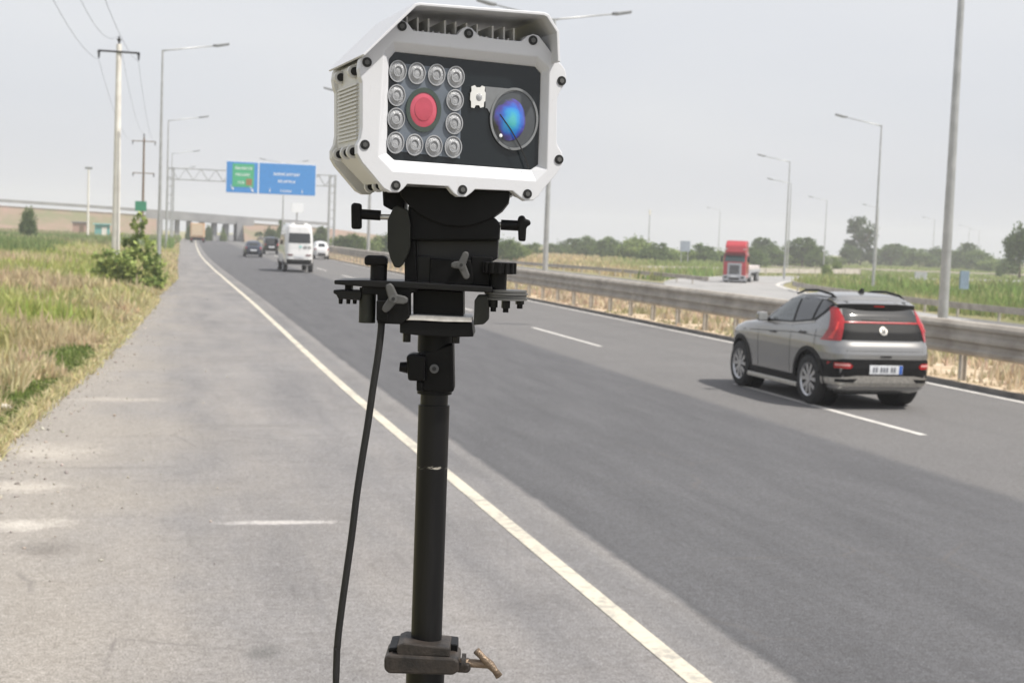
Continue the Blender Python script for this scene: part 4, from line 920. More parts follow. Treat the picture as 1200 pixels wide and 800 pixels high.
# far bushes hinting the left field
# ---- trees
def crown(name, seed, blobs, nleaf, ls, c0, c1):
    """blobs: (x, y, z, rx, ry, rz); leaves sit in uneven clumps through each blob"""
    rg = np.random.default_rng(seed); P = []; Cc = []; S_ = []
    vol = np.array([b[3]*b[4]*b[5] for b in blobs])**.75; vol /= vol.sum()
    for b, v in zip(blobs, vol):
        nc = max(7, int(60*v*len(blobs)**.5)); nl = int(nleaf*v)
        d = rg.normal(0, 1, (nc, 3)); d /= np.linalg.norm(d, axis=1)[:, None]; rr_ = rg.uniform(.35, 1.0, (nc, 1))**.6
        cc = d*rr_*np.array(b[3:6])+np.array(b[:3]); cs = rg.uniform(.18, .42, nc); tint = rg.uniform(0, 1, nc)
        i = rg.integers(0, nc, nl); p = cc[i]+rg.normal(0, 1, (nl, 3))*cs[i][:, None]*np.array(b[3:6])*.62
        P.append(p); tt = np.clip(tint[i]+rg.normal(0, .22, nl), 0, 1)[:, None]; Cc.append((np.array(c0)*(1-tt)+np.array(c1)*tt)*rg.uniform(.8, 1.2, (nl, 1))); S_.append(rg.uniform(.6, 1.25, nl)*ls)
    P = np.concatenate(P); P[:, 2] = np.maximum(P[:, 2], .05)
    global RNG; old = RNG; RNG = rg; me = leafcards(name, P, np.concatenate(S_), np.concatenate(Cc).astype(np.float32), flat=.7); RNG = old; return me
def trunk_mesh(name, h, r, limbs, seed):
    rg = random.Random(seed); b = BM(); pts = [(rg.uniform(-.05, .05)*h*k, rg.uniform(-.05, .05)*h*k, h*k) for k in (0, .35, .7, 1)]
    tube(b, pts, [r, r*.8, r*.6, r*.4], 8)
    for k in range(limbs):
        a = rg.uniform(0, 6.28); z0 = h*rg.uniform(.45, .95); ln = h*rg.uniform(.4, .8)
        tube(b, [(0, 0, z0), (math.cos(a)*ln*.4, math.sin(a)*ln*.4, z0+ln*.35), (math.cos(a)*ln*.8, math.sin(a)*ln*.8, z0+ln*.8)], [r*.45, r*.3, r*.12], 6)
    me = bpy.data.meshes.new(name); b.to_mesh(me); b.free(); me.materials.append(m_bark); return me
KINDS = {}
def kind(key, blobs, nleaf, ls, c0, c1, th_, tr, limbs=4):
    KINDS[key] = [(trunk_mesh('trunk', th_, tr, limbs, s), crown('crown', s+10, [tuple(np.array(b)*(1+.12*np.sin(s*3+j*2+np.arange(6)))) for j, b in enumerate(blobs)], nleaf, ls, c0, c1)) for s in range(3)]
# unit sizes: total height 1; scaled on placement (leaf size in units of the height)
kind('round', [(0, 0, .60, .34, .34, .30), (.22, 0, .48, .22, .25, .2), (-.24, .05, .5, .22, .22, .2), (.05, 0, .82, .2, .2, .16)], 4200, .036, (.05, .085, .03), (.125, .18, .06), .45, .035)
kind('bushy', [(0, 0, .45, .5, .5, .42), (.38, 0, .33, .35, .35, .3), (-.4, 0, .36, .35, .35, .32), (.12, 0, .72, .3, .3, .24), (-.2, 0, .65, .26, .26, .24)], 4600, .044, (.065, .11, .035), (.18, .25, .08), .35, .03)
kind('light', [(0, 0, .42, .45, .45, .38), (.25, 0, .6, .25, .25, .34), (-.3, 0, .4, .28, .3, .3)], 3400, .044, (.13, .19, .055), (.30, .37, .13), .3, .02)
kind('tall', [(0, 0, .66, .22, .22, .26), (.13, 0, .82, .15, .15, .14), (-.15, 0, .62, .14, .14, .16), (.05, 0, .40, .20, .2, .16), (-.14, 0, .24, .2, .2, .14), (.14, 0, .2, .2, .2, .16)], 5000, .026, (.035, .06, .028), (.09, .135, .055), .55, .025, 6)
def plant_tree(px, Y, ytop, wpx, key, label, name='tree', cat='tree', zg=-.92, group=None):
    X = XatY(px, Y); D = (Vector((X, Y, 0))-CP).dot(FW); ztop = atY(px, ytop, Y).z; H = ztop-zg; Wd = wpx*D/F*(1.75 if group and name == 'tree' else 1)
    var = KINDS[key][random.randrange(3)]; base_w = {'round': .92, 'bushy': 1.5, 'light': 1.1, 'tall': .62}[key]
    t = thing(name, label, cat, (X, Y, zg), random.uniform(0, 6.28), group); sx = Wd/base_w; t.scale = (sx, sx, H/1.02)
    for nm, me in (('trunk', var[0]), ('crown', var[1])):
        o = bpy.data.objects.new(nm, me); COL.objects.link(o); o.parent = t
    return t
ORD = ['first', 'second', 'third', 'fourth', 'fifth', 'sixth', 'seventh', 'eighth', 'ninth', 'tenth', 'eleventh', 'twelfth', 'thirteenth', 'fourteenth', 'fifteenth', 'sixteenth', 'seventeenth', 'eighteenth', 'nineteenth', 'twentieth', 'twenty-first', 'twenty-second', 'twenty-third', 'twenty-fourth', 'twenty-fifth', 'twenty-sixth', 'twenty-seventh', 'twenty-eighth']
def row(items, where, group, name='tree', cat='tree'):
    items = sorted(items)
    for i, (px, Y, yt, wp, key) in enumerate(items):
        plant_tree(px, Y, yt, wp, key, '%s %s from the left in %s' % (ORD[i], cat, where), name, cat, group=group)
row([(592, 175, 277, 26, 'bushy'), (606, 190, 281, 24, 'light'), (622, 240, 284, 26, 'bushy'), (652, 270, 285, 24, 'bushy'), (668, 290, 280, 20, 'round'), (684, 260, 276, 26, 'bushy'), (697, 285, 279, 22, 'round'), (712, 245, 277, 26, 'bushy'),
     (728, 270, 281, 24, 'round'), (742, 225, 274, 26, 'light'), (755, 235, 276, 20, 'light'), (768, 215, 284, 26, 'bushy'), (783, 225, 287, 26, 'light'), (797, 215, 290, 24, 'light'), (812, 250, 292, 22, 'bushy'), (826, 225, 285, 28, 'bushy'), (842, 240, 288, 24, 'light')],
    'the row between tripod and red lorry', 'trees between tripod and lorry')
row([(882, 215, 289, 26, 'bushy'), (893, 250, 279, 26, 'round'), (908, 240, 287, 24, 'bushy'), (926, 260, 292, 20, 'light'), (941, 250, 279, 34, 'round'), (958, 240, 288, 20, 'bushy'), (975, 290, 297, 20, 'light')],
    'the row right of the red lorry', 'trees right of the lorry')
plant_tree(1009, 300, 251, 40, 'tall', 'tall dark tree standing well above the treeline over the grey hatchback')
plant_tree(996, 290, 283, 26, 'round', 'small dark tree at the left foot of the tall dark tree')
plant_tree(1196, 190, 256, 44, 'round', 'large tree cut by the right edge of the picture')
row([(1030, 330, 289, 30, 'bushy'), (1045, 320, 286, 28, 'round'), (1060, 335, 288, 24, 'bushy'), (1078, 310, 291, 28, 'bushy'), (1100, 320, 287, 24, 'round'), (1118, 310, 291, 26, 'bushy'), (1134, 300, 286, 26, 'round'), (1148, 290, 291, 28, 'bushy'), (1160, 270, 300, 16, 'light'), (1172, 300, 302, 22, 'bushy'), (1182, 230, 298, 20, 'bushy')],
    'the row right of the tall dark tree', 'trees at the right')
row([(982, 170, 301, 12, 'light'), (970, 150, 308, 16, 'light'), (1092, 112, 333, 22, 'bushy'), (1172, 205, 315, 12, 'bushy'), (1150, 90, 338, 20, 'light'), (1185, 95, 342, 26, 'light'), (1035, 120, 322, 26, 'light'), (1118, 135, 322, 24, 'light'), (1062, 125, 325, 22, 'bushy')],
    'the reeds behind the grey hatchback', 'shrubs in the reeds', 'shrub', 'shrub')
row([(303, 265, 272, 20, 'round'), (318, 235, 263, 22, 'round'), (331, 240, 257, 20, 'bushy'), (392, 200, 275, 30, 'light'), (404, 185, 271, 32, 'round'), (420, 180, 273, 34, 'bushy'), (436, 185, 275, 30, 'light'), (376, 215, 266, 26, 'round'), (455, 190, 271, 34, 'round'), (340, 245, 262, 10, 'light')],
    'the green row beyond the far traffic', 'shrubs beyond the far traffic', 'shrub', 'shrub')
plant_tree(33, 160, 240, 25, 'bushy', 'dark round tree standing alone in the left field', zg=.0)
row([(222, 262, 262, 12, 'bushy'), (244, 262, 262, 14, 'bushy'), (262, 262, 266, 10, 'light')], 'the gap under the overpass', 'shrubs under the overpass', 'shrub', 'shrub')
# leafy fig-like bush on the verge
bY = 53.; bx = XatY(152, bY)
t = thing('bush', 'broad-leaved green bush at the verge in front of the power pole', 'bush', (bx, bY, -.15))
def bp(px, py): q = atY(px, py, bY); return q.x-bx, q.z+.15
bl = []
for px, py, rx, rz in ((165, 286, 11, 14), (158, 264, 5, 9), (168, 262, 5, 8), (162, 252, 3, 5), (147, 280, 5, 8), (132, 302, 11, 10), (118, 314, 11, 9), (150, 306, 13, 14), (176, 306, 12, 13), (188, 318, 9, 11), (140, 324, 13, 10), (160, 328, 15, 10), (177, 290, 7, 8), (178, 330, 14, 8), (112, 300, 5, 4)):
    X_, Z_ = bp(px, py); s_ = bY/F; bl.append((X_, random.uniform(-.3, .3), Z_, rx*s_, rx*s_*1.1, rz*s_))
me = crown('foliage', 77, bl, 3000, .095, (.15, .22, .06), (.50, .58, .20)); o = bpy.data.objects.new('foliage', me); COL.objects.link(o); o.parent = t
b = BM()
for px, py in ((163, 270), (145, 285), (130, 306), (175, 300), (186, 318), (118, 316), (155, 300)):
    X_, Z_ = bp(px, py); q = random.uniform(-.3, .3); tube(b, [(0, 0, 0), (X_*.3, q*.3, Z_*.5), (X_, q, Z_)], [.03, .022, .01], 6)
obj('stem', b, m_bark, t)
row_l = [(215, 125, 283, 16, 'light'), (207, 95, 292, 12, 'light'), (75, 70, 330, 16, 'light')]
m_stone = mat('pale_stone', (.62, .58, .50), .9, 0, .1, 30, .5)
for px, py, s, lb in ((162, 373, .09, 'pale stone on the verge edge below the leafy bush, the larger one'), (146, 386, .07, 'smaller pale stone on the verge nearer the camera'), (5, 478, .06, 'pale stone in the weeds at the left picture edge')):
    p = G(px, py, 0); b = BM(); bmesh.ops.create_icosphere(b, subdivisions=3, radius=s)
    for v in b.verts: v.co = v.co*(1+.25*noise.noise(v.co*14)); v.co.z *= .6; v.co.x *= 1.3
    o = smooth_all(obj('stone', b, m_stone)); o.location = (p.x, p.y, .02); tag(o, lb, 'stone', 'stones on the verge')

# ------------------------------------------------------------------ traffic camera housing (traced on its own front plane, extruded along its own depth)
az = R(-5); dB = Vector((math.sin(az), math.cos(az), 0)); FH = Vector((math.sin(th), math.cos(th), 0))
q0 = ray(544, 132); OB = CP + q0*(1.82/q0.dot(FH))
def PB(px, py, d=0.): return onplane(px, py, OB+dB*d, dB)
rc = thing('traffic_camera', 'white armoured traffic camera with round lamps and blue lens mounted on the tripod head', 'camera', tuple(PB(540, 226, .08)), wld=True)
OUT = [(471, 23.5), (478, 27), (484.5, 36), (520, 39.5), (536, 41), (541.5, 34), (547, 31), (553, 33), (562, 42.5), (583, 46), (611, 48.5), (618.5, 42), (625, 40), (631.5, 42), (640, 53), (654, 72), (658.5, 76), (662.5, 82), (664, 90), (662.5, 98), (657, 106), (653, 116), (652.3, 165), (654, 171), (659, 179), (660.5, 188), (657, 197), (650, 207), (640, 218), (631, 230), (625, 235), (616, 235.5), (609, 231), (600, 223.6), (557, 221.8), (552, 226.5), (546.5, 230.5), (537.5, 230.5), (531.5, 226.5), (525, 218.5), (477.5, 215.8), (473, 221), (467.5, 225.6), (458, 225.4), (450, 221), (424, 190), (418.5, 180), (418.5, 170), (422.5, 162), (424.5, 150), (424.5, 97), (422, 90), (420.5, 80), (422, 70), (428, 61)]
BEV = [(450, 60), (461, 49), (630, 66.5), (644, 79.5), (641, 199), (628, 212), (460, 200.5), (443.5, 183)]
WIN = [(455.9, 69.5), (463, 61), (627, 78.3), (634, 86), (630.8, 193), (622, 199.2), (462, 187.6), (453.4, 179.5)]
b = BM()
of = [b.verts.new(PB(x, y, 0)) for x, y in OUT]; ob_ = [b.verts.new(PB(x, y, 0)+dB*.014) for x, y in OUT]
bf = [b.verts.new(PB(x, y, 0)) for x, y in BEV]; wf = [b.verts.new(PB(x, y, .011)) for x, y in WIN]; wb = [b.verts.new(PB(x, y, .011)+dB*.003) for x, y in WIN]
ed = []
for L_ in (of, bf):
    for i in range(len(L_)): ed.append(b.edges.new((L_[i], L_[(i+1) % len(L_)])))
bmesh.ops.triangle_fill(b, use_beauty=True, use_dissolve=False, edges=ed)
for A, B_ in ((of, ob_), (bf, wf), (wf, wb)):
    for i in range(len(A)): b.faces.new((A[i], A[(i+1) % len(A)], B_[(i+1) % len(A)], B_[i]))
obj('front_bezel', b, m_white, rc, bevel=.0012)
LUG = [(471, 31), (549, 39.5), (624.5, 47.5), (658, 95), (655, 187), (618, 227.3), (542, 222.4), (463.8, 217.3), (427.6, 169.7), (430, 73.2)]
for x, y in LUG:
    b = BM(); c = PB(x, y, 0); add_cyl(b, c-dB*.0012, c+dB*.004, .0060, n=24); sc_ = obj('screw', b, m_screw, rc)
    b = BM(); add_cyl(b, c-dB*.0024, c-dB*.0010, .0032, n=6); obj('hex_socket', b, m_dgrey, sc_)
    b = BM(); 
    for k in range(24):
        pass
# housing behind
BODY = [(427, 70), (470, 37), (628, 52), (653, 80), (650, 202), (620, 221), (466, 212), (426, 172)]
obj('housing', prism(BM(), [PB(x, y, 0)+dB*.0145 for x, y in BODY], dB*.150), m_whiteside, rc, bevel=.002)
obj('rear_plate', prism(BM(), [PB(x, y, 0)+dB*.150 for x, y in OUT], dB*.014), m_whiteside, rc, bevel=.0012)
# side ribs (left and right)
zU = Vector((0, 0, 1))
for i in range(15):
    y = 97+4.6*i; c = PB(427, y, 0)
    prism_pts = [c+dB*.030, c+dB*.030+zU*.0022-dB*0, c+dB*.140+zU*.0022, c+dB*.140]
    rb = Vector((math.sin(R(85)), math.cos(R(85)), 0))
    obj('rib', prism(BM(), [p-rb*.0035 for p in prism_pts], rb*.006), m_whiteside, rc)
    if i % 2 == 0:
        c2 = PB(651, y, 0); obj('rib', prism(BM(), [c2+dB*.030, c2+dB*.030+zU*.003, c2+dB*.140+zU*.003, c2+dB*.140], rb*.003), m_whiteside, rc)
# side flanges with screws on the left edge
def flange(cx, cy, rad, ds):
    for d in ds:
        c = PB(cx, cy, 0)+dB*d
        b = BM(); add_cyl(b, c-dB*.004, c+dB*.004, rad, n=16); fl = obj('side_lug', b, m_whiteside, rc)
        b = BM(); add_cyl(b, c-dB*.0065, c-dB*.0042, rad*.62, n=16); obj('screw', b, m_screw, fl)
flange(424.5, 80, .0085, (.045, .125)); flange(423, 176, .0085, (.045, .08, .125)); flange(462, 216, .0085, (.045, .08, .125)); flange(622, 224, .0075, (.05, .09, .13))
obj('lower_side_panel', prism(BM(), [PB(x, y, 0)+dB*.03 for x, y in [(424, 181), (455, 214), (459, 212), (428, 178)]], dB*.10), m_whiteside, rc)
# cooling fins
for i, x in enumerate((471, 482.5, 495.2, 508, 527.5, 540, 553, 565.6, 583.8, 597.3, 609, 621)):
    yt = 16.5+(x-482)*.112+(9 if i in (0, 11) else 0); yb = 45+(x-482)*.08
    obj('cooling_fin', prism(BM(), [PB(x-1.0, yt, 0)+dB*.022, PB(x+1.0, yt, 0)+dB*.022, PB(x+1.0, yb, 0)+dB*.022, PB(x-1.0, yb, 0)+dB*.022], dB*.12), m_whiteside, rc)
for x in (488, 491.5, 502, 514, 521, 533, 546.5, 559, 571, 577, 590.5, 603):
    yt = 31+(x-482)*.095; yb = 46+(x-482)*.08
    obj('short_fin', prism(BM(), [PB(x-1.0, yt, 0)+dB*.024, PB(x+1.0, yt, 0)+dB*.024, PB(x+1.0, yb, 0)+dB*.024, PB(x-1.0, yb, 0)+dB*.024], dB*.10), m_whiteside, rc)
obj('fin_gap_shade', prism(BM(), [PB(474, 22, 0)+dB*.10, PB(626, 38, 0)+dB*.10, PB(632, 55, 0)+dB*.10, PB(474, 42, 0)+dB*.10], dB*.006), m_blk, rc)  # black sheet standing in for the shade behind the fins under the hood
# rain hood: thin bent sheet
HD = -.022
ho = [(425, 64), (486.5, 4.0), (492, 3.2), (638, 14.5), (643.5, 17), (655.5, 37), (656.8, 73)]
hi_ = [(427.5, 65.5), (488.0, 7.6), (493, 6.8), (637.0, 18.2), (641, 20), (652.4, 38), (653.8, 72)]
obj('rain_hood', prism(BM(), [PB(x, y, HD) for x, y in ho+hi_[::-1]], dB*.20), m_white, rc, bevel=.0008)
# window
fp = obj('front_panel', prism(BM(), [PB(x+dx, y+dy, .0125) for (x, y), (dx, dy) in zip(WIN, [(-1, 0), (0, -1), (0, -1), (1, 0), (1, 0), (0, 1), (0, 1), (-1, 0)])], dB*.004), m_glassblk, rc)
def dome(name, cx, cy, rx, ry, d0, bulge, m, par, N=40, rings=6, rim=0.):
    b = BM(); prev = None; cen = PB(cx, cy, d0)
    for j in range(rings+1):
        f = 1-j/rings; rr_ = [b.verts.new(PB(cx+rx*f*math.cos(2*math.pi*k/N), cy+ry*f*math.sin(2*math.pi*k/N), d0)-dB*(bulge*(1-f*f))) for k in range(N)] if j < rings else None
        if prev and rr_:
            for k in range(N): b.faces.new((prev[k], prev[(k+1) % N], rr_[(k+1) % N], rr_[k]))
        elif prev:
            c = b.verts.new(cen-dB*bulge)
            for k in range(N): b.faces.new((prev[k], prev[(k+1) % N], c))
        else:
            bk = [b.verts.new(v.co+dB*.002) for v in rr_]
            for k in range(N): b.faces.new((rr_[k], bk[k], bk[(k+1) % N], rr_[(k+1) % N]))
            b.faces.new(bk)
        prev = rr_
    return smooth_all(obj(name, b, m, par))
def ringm(name, cx, cy, rx, ry, w_, d0, thk, m, par, N=40):
    b = BM(); R_ = []
    for k in range(N):
        c, s = math.cos(2*math.pi*k/N), math.sin(2*math.pi*k/N)
        R_.append([b.verts.new(PB(cx+(rx-e)*c, cy+(ry-e*1.25)*s, d0)-dB*t_) for e, t_ in ((0, 0), (0, thk), (w_, thk), (w_, 0))])
    for k in range(N):
        for i in range(4): b.faces.new((R_[k][i], R_[k][(i+1) % 4], R_[(k+1) % N][(i+1) % 4], R_[(k+1) % N][i]))
    return smooth_all(obj(name, b, m, par))
obj('lamp_board', prism(BM(), [PB(x, y, .0118) for x, y in [(466, 74), (541, 82), (539, 186), (464, 177)]], dB*.0006), m_pale, fp)
LEDS = [(465.9, 83.7), (488.2, 86.2), (511.3, 88), (533.8, 90.5), (464.6, 111.9), (463.9, 139.2), (463.2, 167.3), (532.8, 117.6), (531.9, 144.8), (530.8, 172.4), (485.4, 169.8), (508, 171.3)]
for x, y in LEDS:
    dd = dome('infrared_lamp', x, y, 9.9, 12.6, .0110, .0030, m_led, rc)
    ringm('rim', x, y, 10.2, 12.9, 1.1, .0110, .0022, m_led2, dd, 32); ringm('inner_ring', x, y, 5.2, 6.6, .9, .0105, .0034, m_led2, dd, 28)
dr = dome('red_filter', 496.6, 128.6, 16.2, 21, .0100, .0020, mat('red_filter_glass', (.56, .105, .15), .22, 0, .12, 40, coat=.5, col2=(.50, .075, .12)), rc)
ringm('filter_mount', 496, 129, 20.5, 26, 4.6, .0112, .0022, mat('dark_green_ring', (.055, .075, .065), .4), dr, 48)
dome('filter_core', 496.8, 127.8, 10.5, 13.6, .0083, .0004, mat('darker_red_core', (.51, .075, .115), .25, 0, .1, 30, coat=.4), dr)
# lens assembly
m_lr = mat('lens_ring_grey', (.22, .23, .24), .3, 0, .1, 30, coat=.4)
obj('lens_bracket', prism(BM(), [PB(x, y, .0105) for x, y in [(569, 101.5), (596, 104), (606, 106), (586, 112), (578, 122), (575, 134), (571, 127), (569, 127)]], dB*.001), m_lr, rc)
ln = dome('lens_cover', 602, 139.7, 27.2, 35.4, .0108, .0006, mat('lens_shroud', (.075, .082, .09), .2, 0, .1, 20, coat=.5), rc)
ringm('lens_ring', 602, 139.7, 28.2, 36.6, 2.3, .0112, .0022, m_lr, ln, 56)
k = NB('coated_lens_glare'); tcn = k.n('ShaderNodeTexCoord'); V = tcn.outputs['Generated']
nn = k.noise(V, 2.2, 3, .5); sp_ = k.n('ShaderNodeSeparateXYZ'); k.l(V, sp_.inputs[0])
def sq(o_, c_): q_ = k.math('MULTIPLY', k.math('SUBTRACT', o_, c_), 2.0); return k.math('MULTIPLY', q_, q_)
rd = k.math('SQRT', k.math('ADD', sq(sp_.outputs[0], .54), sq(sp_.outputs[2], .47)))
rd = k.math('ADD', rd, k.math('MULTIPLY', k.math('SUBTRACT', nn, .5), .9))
c = k.ramp(rd, (.08, (.06, .42, .46)), (.36, (.025, .30, .60)), (.62, (.02, .13, .55)), (.84, (.06, .045, .28)), (1.0, (.035, .042, .05)))  # blue reflection of the coating painted as a radial gradient
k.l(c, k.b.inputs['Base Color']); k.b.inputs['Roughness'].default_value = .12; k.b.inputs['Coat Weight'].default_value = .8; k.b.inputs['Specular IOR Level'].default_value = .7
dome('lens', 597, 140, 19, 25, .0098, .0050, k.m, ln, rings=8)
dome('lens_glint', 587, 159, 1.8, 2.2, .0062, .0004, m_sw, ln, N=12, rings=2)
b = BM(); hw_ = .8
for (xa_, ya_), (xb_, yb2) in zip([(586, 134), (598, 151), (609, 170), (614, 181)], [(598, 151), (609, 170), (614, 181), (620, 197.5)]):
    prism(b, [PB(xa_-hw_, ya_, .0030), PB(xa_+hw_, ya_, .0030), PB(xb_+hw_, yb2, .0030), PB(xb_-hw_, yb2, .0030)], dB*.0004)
obj('reflection_strip', b, m_screw, rc)  # thin dark strip imitating a reflected line across the lens
wl = obj('white_light', prism(BM(), [PB(x, y, .0092) for x, y in [(552.5, 101.5), (556.5, 100), (558.5, 102.5), (563, 102.5), (565, 100.5), (568.5, 102), (568, 107), (569.2, 109), (568.8, 118.5), (567.3, 120), (567, 125.5), (563, 126.5), (561.5, 123.5), (557.5, 123.5), (556, 126.8), (552.2, 126), (552.2, 119), (551, 117), (551.4, 109), (552.8, 107)]], dB*.002), mat('bright_reflector', (.80, .80, .78), .3, .2), rc)
dome('emitter', 561.5, 114, 3.6, 4.6, .0090, .001, m_led, wl, N=20)

# ------------------------------------------------------------------ tripod (black mast, tilt head, clamps)
def Q(px, py, o=0.): return onplane(px, py, CP+FH*(1.90+o), FH)
MX = Q(508.8, 470); mx_, my_ = MX.x, MX.y
tp = thing('tripod', 'black metal tripod mast with tilt head, knobs and screw clamps carrying the white camera', 'tripod', (mx_, my_, 0), wld=True)
RH = Vector((math.cos(th), -math.sin(th), 0)); PXM = 1.90/F
def slab(name, pts, o0, o1, m, par=tp, bev=.0015):
    return obj(name, prism(BM(), [Q(x, y, o0) for x, y in pts], FH*(o1-o0)), m, par, bevel=bev)
def cyl(name, a, c, r_, o, m, par=tp, n=24, r2=None, bev=.0):
    b = BM(); add_cyl(b, Q(*a, o), Q(*c, o), r_*PXM, (r2 or r_)*PXM, n); return smooth_all(obj(name, b, m, par, bevel=bev), 40)
def vcyl(name, px, y0, y1, r_, o, m, par=tp, n=28, r2=None):
    a = Q(px, y0, o); c = Q(px, y1, o); b = BM(); add_cyl(b, a, Vector((a.x, a.y, c.z)), r_*PXM, (r2 or r_)*PXM, n); return smooth_all(obj(name, b, m, par), 40)
def mast(name, z0, z1, r_, m, n=36, r2=None):
    b = BM(); add_cyl(b, (mx_, my_, z0), (mx_, my_, z1), r_, r2, n); return smooth_all(obj(name, b, m, tp), 40)
zof = lambda py: Q(508, py).z
# tilt saddle under the camera
slab('saddle', [(466, 218), (598, 224), (596, 237), (588, 247), (574, 257), (556, 263.5), (538, 266), (520, 264), (503, 258), (489, 250), (479, 241), (470, 230)], -.045, .045, m_blk)
slab('block_shadow', [(448, 222), (474, 222), (474, 246), (458, 246), (449, 241)], -.01, .05, m_blk)  # black slab shaped for the shadows at the left block
ch = slab('tilt_cheek', [(454, 258), (461, 243), (466, 241), (478, 246), (481, 262), (481, 289), (478, 298), (472, 310), (468, 314), (462, 313), (457, 302), (454, 290)], -.055, -.045, m_olive)
slab('tilt_block', [(478, 240), (496, 246), (520, 250), (560, 252), (580, 255), (586, 262), (585, 282), (478, 282)], -.040, .04, m_blk, bev=.003)
slab('tilt_block_recess', [(486, 281), (584, 281), (583, 303), (578, 306), (486, 306)], -.022, .04, m_screw)
slab('yoke', [(474, 282), (487, 282), (489, 333), (474, 333)], -.04, .04, m_blk); slab('yoke_face', [(504, 303), (552, 305), (556, 334), (503, 333)], -.040, .03, m_blk)
slab('yoke', [(552, 300), (577, 301), (574, 335), (552, 335)], -.038, .04, m_blk)
slab('yoke_face', [(487, 300), (505, 300), (505, 334), (487, 334)], -.03, .03, m_blk2)
# handles
h1_ = cyl('side_handle', (423.5, 251), (446, 252.5), 5.8, -.05, m_blk); cyl('rod', (444, 254.2), (475, 254.8), 3.2, -.05, m_steel, h1_); slab('knob', [(411, 239), (415, 237.5), (423, 238.5), (423, 268.5), (411.5, 268.5)], -.058, -.042, m_blk, h1_, .003)
h2_ = cyl('side_handle', (587, 263.5), (608, 264.5), 6.0, -.03, m_blk); cyl('rod', (580, 263), (589, 263.5), 3.2, -.03, m_steel, h2_)
slab('knob', [(606.5, 256), (609, 252.5), (614.5, 252.5), (616, 257), (621, 257.5), (622.5, 263), (617, 266), (616, 283), (607.5, 282.5)], -.038, -.022, m_blk, h2_, .003)
def trefoil(cx, cy, lobes, r_, o, m):
    b = BM()
    for lx, ly in lobes:
        d = Vector((lx-cx, ly-cy)); ln_ = d.length; d /= ln_; nn_ = Vector((-d.y, d.x))
        pts = [Vector((cx, cy))+nn_*r_*1.05, Vector((lx, ly))+nn_*r_*.85-d*r_*.3, Vector((lx, ly))+nn_*r_*.45+d*r_*.45, Vector((lx, ly))-nn_*r_*.45+d*r_*.45, Vector((lx, ly))-nn_*r_*.85-d*r_*.3, Vector((cx, cy))-nn_*r_*1.05]
        prism(b, [Q(p.x, p.y, o+.0003*len(b.verts)/12) for p in pts], FH*.012)
    k_ = obj('trefoil_knob', b, m, tp, bevel=.0015)
    b = BM(); add_cyl(b, Q(cx, cy, o-.004), Q(cx, cy, o+.04), 4.6*PXM, n=20); obj('knob_hub', b, m, k_)
    b = BM(); add_cyl(b, Q(cx, cy, o-.0055), Q(cx, cy, o-.0035), 2.0*PXM, n=6); obj('knob_bolt', b, m_screw, k_); return k_
trefoil(540.5, 310.5, [(530.5, 310.5), (546, 297), (547, 325)], 4.6, -.066, m_dgrey); trefoil(461, 350, [(455.5, 335), (475, 352), (451, 363)], 5.4, -.085, m_dgrey)
# cross plate with clamps
slab('cross_plate', [(391.5, 328.2), (425, 328), (480, 330), (577, 336), (577, 343), (500, 339), (425, 336), (391.5, 333)], -.065, .03, m_blk2)
slab('plate_face', [(424, 329), (489, 331), (489, 342), (480, 344), (480, 372), (470, 380), (442, 379), (442, 345), (424, 345)], -.060, -.030, m_blk)
c1 = vcyl('clamp_post', 443.5, 329, 310, 9.6, -.045, m_blk); slab('clamp_cap', [(426.5, 301), (431, 299), (448, 299.5), (453, 301), (453, 311), (427, 311)], -.058, -.032, m_blk, c1, .003)
cyl('post_collar', (443, 311.5), (454, 311.5), 2, -.03, m_blk, c1)
c2 = vcyl('clamp_post', 583, 345, 320, 10, -.045, m_blk)
b = BM(); a = Q(585, 314, -.045); add_cyl(b, a-zU*.0075, a+zU*.0075, 18*PXM, n=28)
for k_ in range(14):
    an = 2*math.pi*k_/14; add_cyl(b, a+Vector((math.cos(an), math.sin(an), 0))*.0205-zU*.0073, a+Vector((math.cos(an), math.sin(an), 0))*.0205+zU*.0073, .0028, n=8)
obj('clamp_cap', b, m_blk, c2, bevel=.001)
pr = vcyl('pressure_pad', 430, 378, 337, 9.5, -.045, m_olive, r2=9.5)
slab('thread_plate', [(390.5, 339.5), (424, 340.5), (424, 345.5), (422, 352), (396, 350), (394, 345), (390.5, 344)], -.055, -.02, m_blk2); slab('thread_plate', [(404, 333), (412, 333), (412, 341), (404, 341)], -.05, -.03, m_blk)
for x in (399.5, 408.5, 416): b_ = cyl('bolt', (x, 345), (x-.4, 356), 3.0, -.045, m_blk, r2=2.2, n=12)
dk = None
b = BM(); a = Q(593, 346, -.04)
for k_ in range(4): add_cyl(b, a+zU*(-.006+.0035*k_), a+zU*(-.006+.0035*k_+.0028), (25-1.2*(k_ % 2))*PXM, n=36)
smooth_all(obj('disc_stack', b, m_dgrey, tp), 40)
for x, y in ((578, 365), (592.5, 366), (609, 361.5)): vcyl('bolt', x, y, 350, 3.4, -.045, m_blk, n=12); vcyl('nut', x, y-5, 350, 5.2, -.045, m_blk2, n=6)
slab('side_bracket', [(556, 352), (560, 346), (573, 346), (573, 374), (567, 380), (555, 381)], -.055, -.02, m_olive)
slab('pillar', [(484, 338), (543, 342), (543, 371), (484, 370)], -.03, .03, m_blk)
slab('bright_shim', [(470, 370), (488, 369), (553, 372), (553, 377.5), (520, 377), (495, 375.5), (470, 375)], -.055, .04, mat('bright_shim_metal', (.72, .70, .67), .4, .15, .15, 60), bev=.0006)
slab('lower_block', [(468.5, 376), (553, 379), (555, 394.5), (520, 395), (486, 392.5), (468.5, 390)], -.052, .04, m_blk)
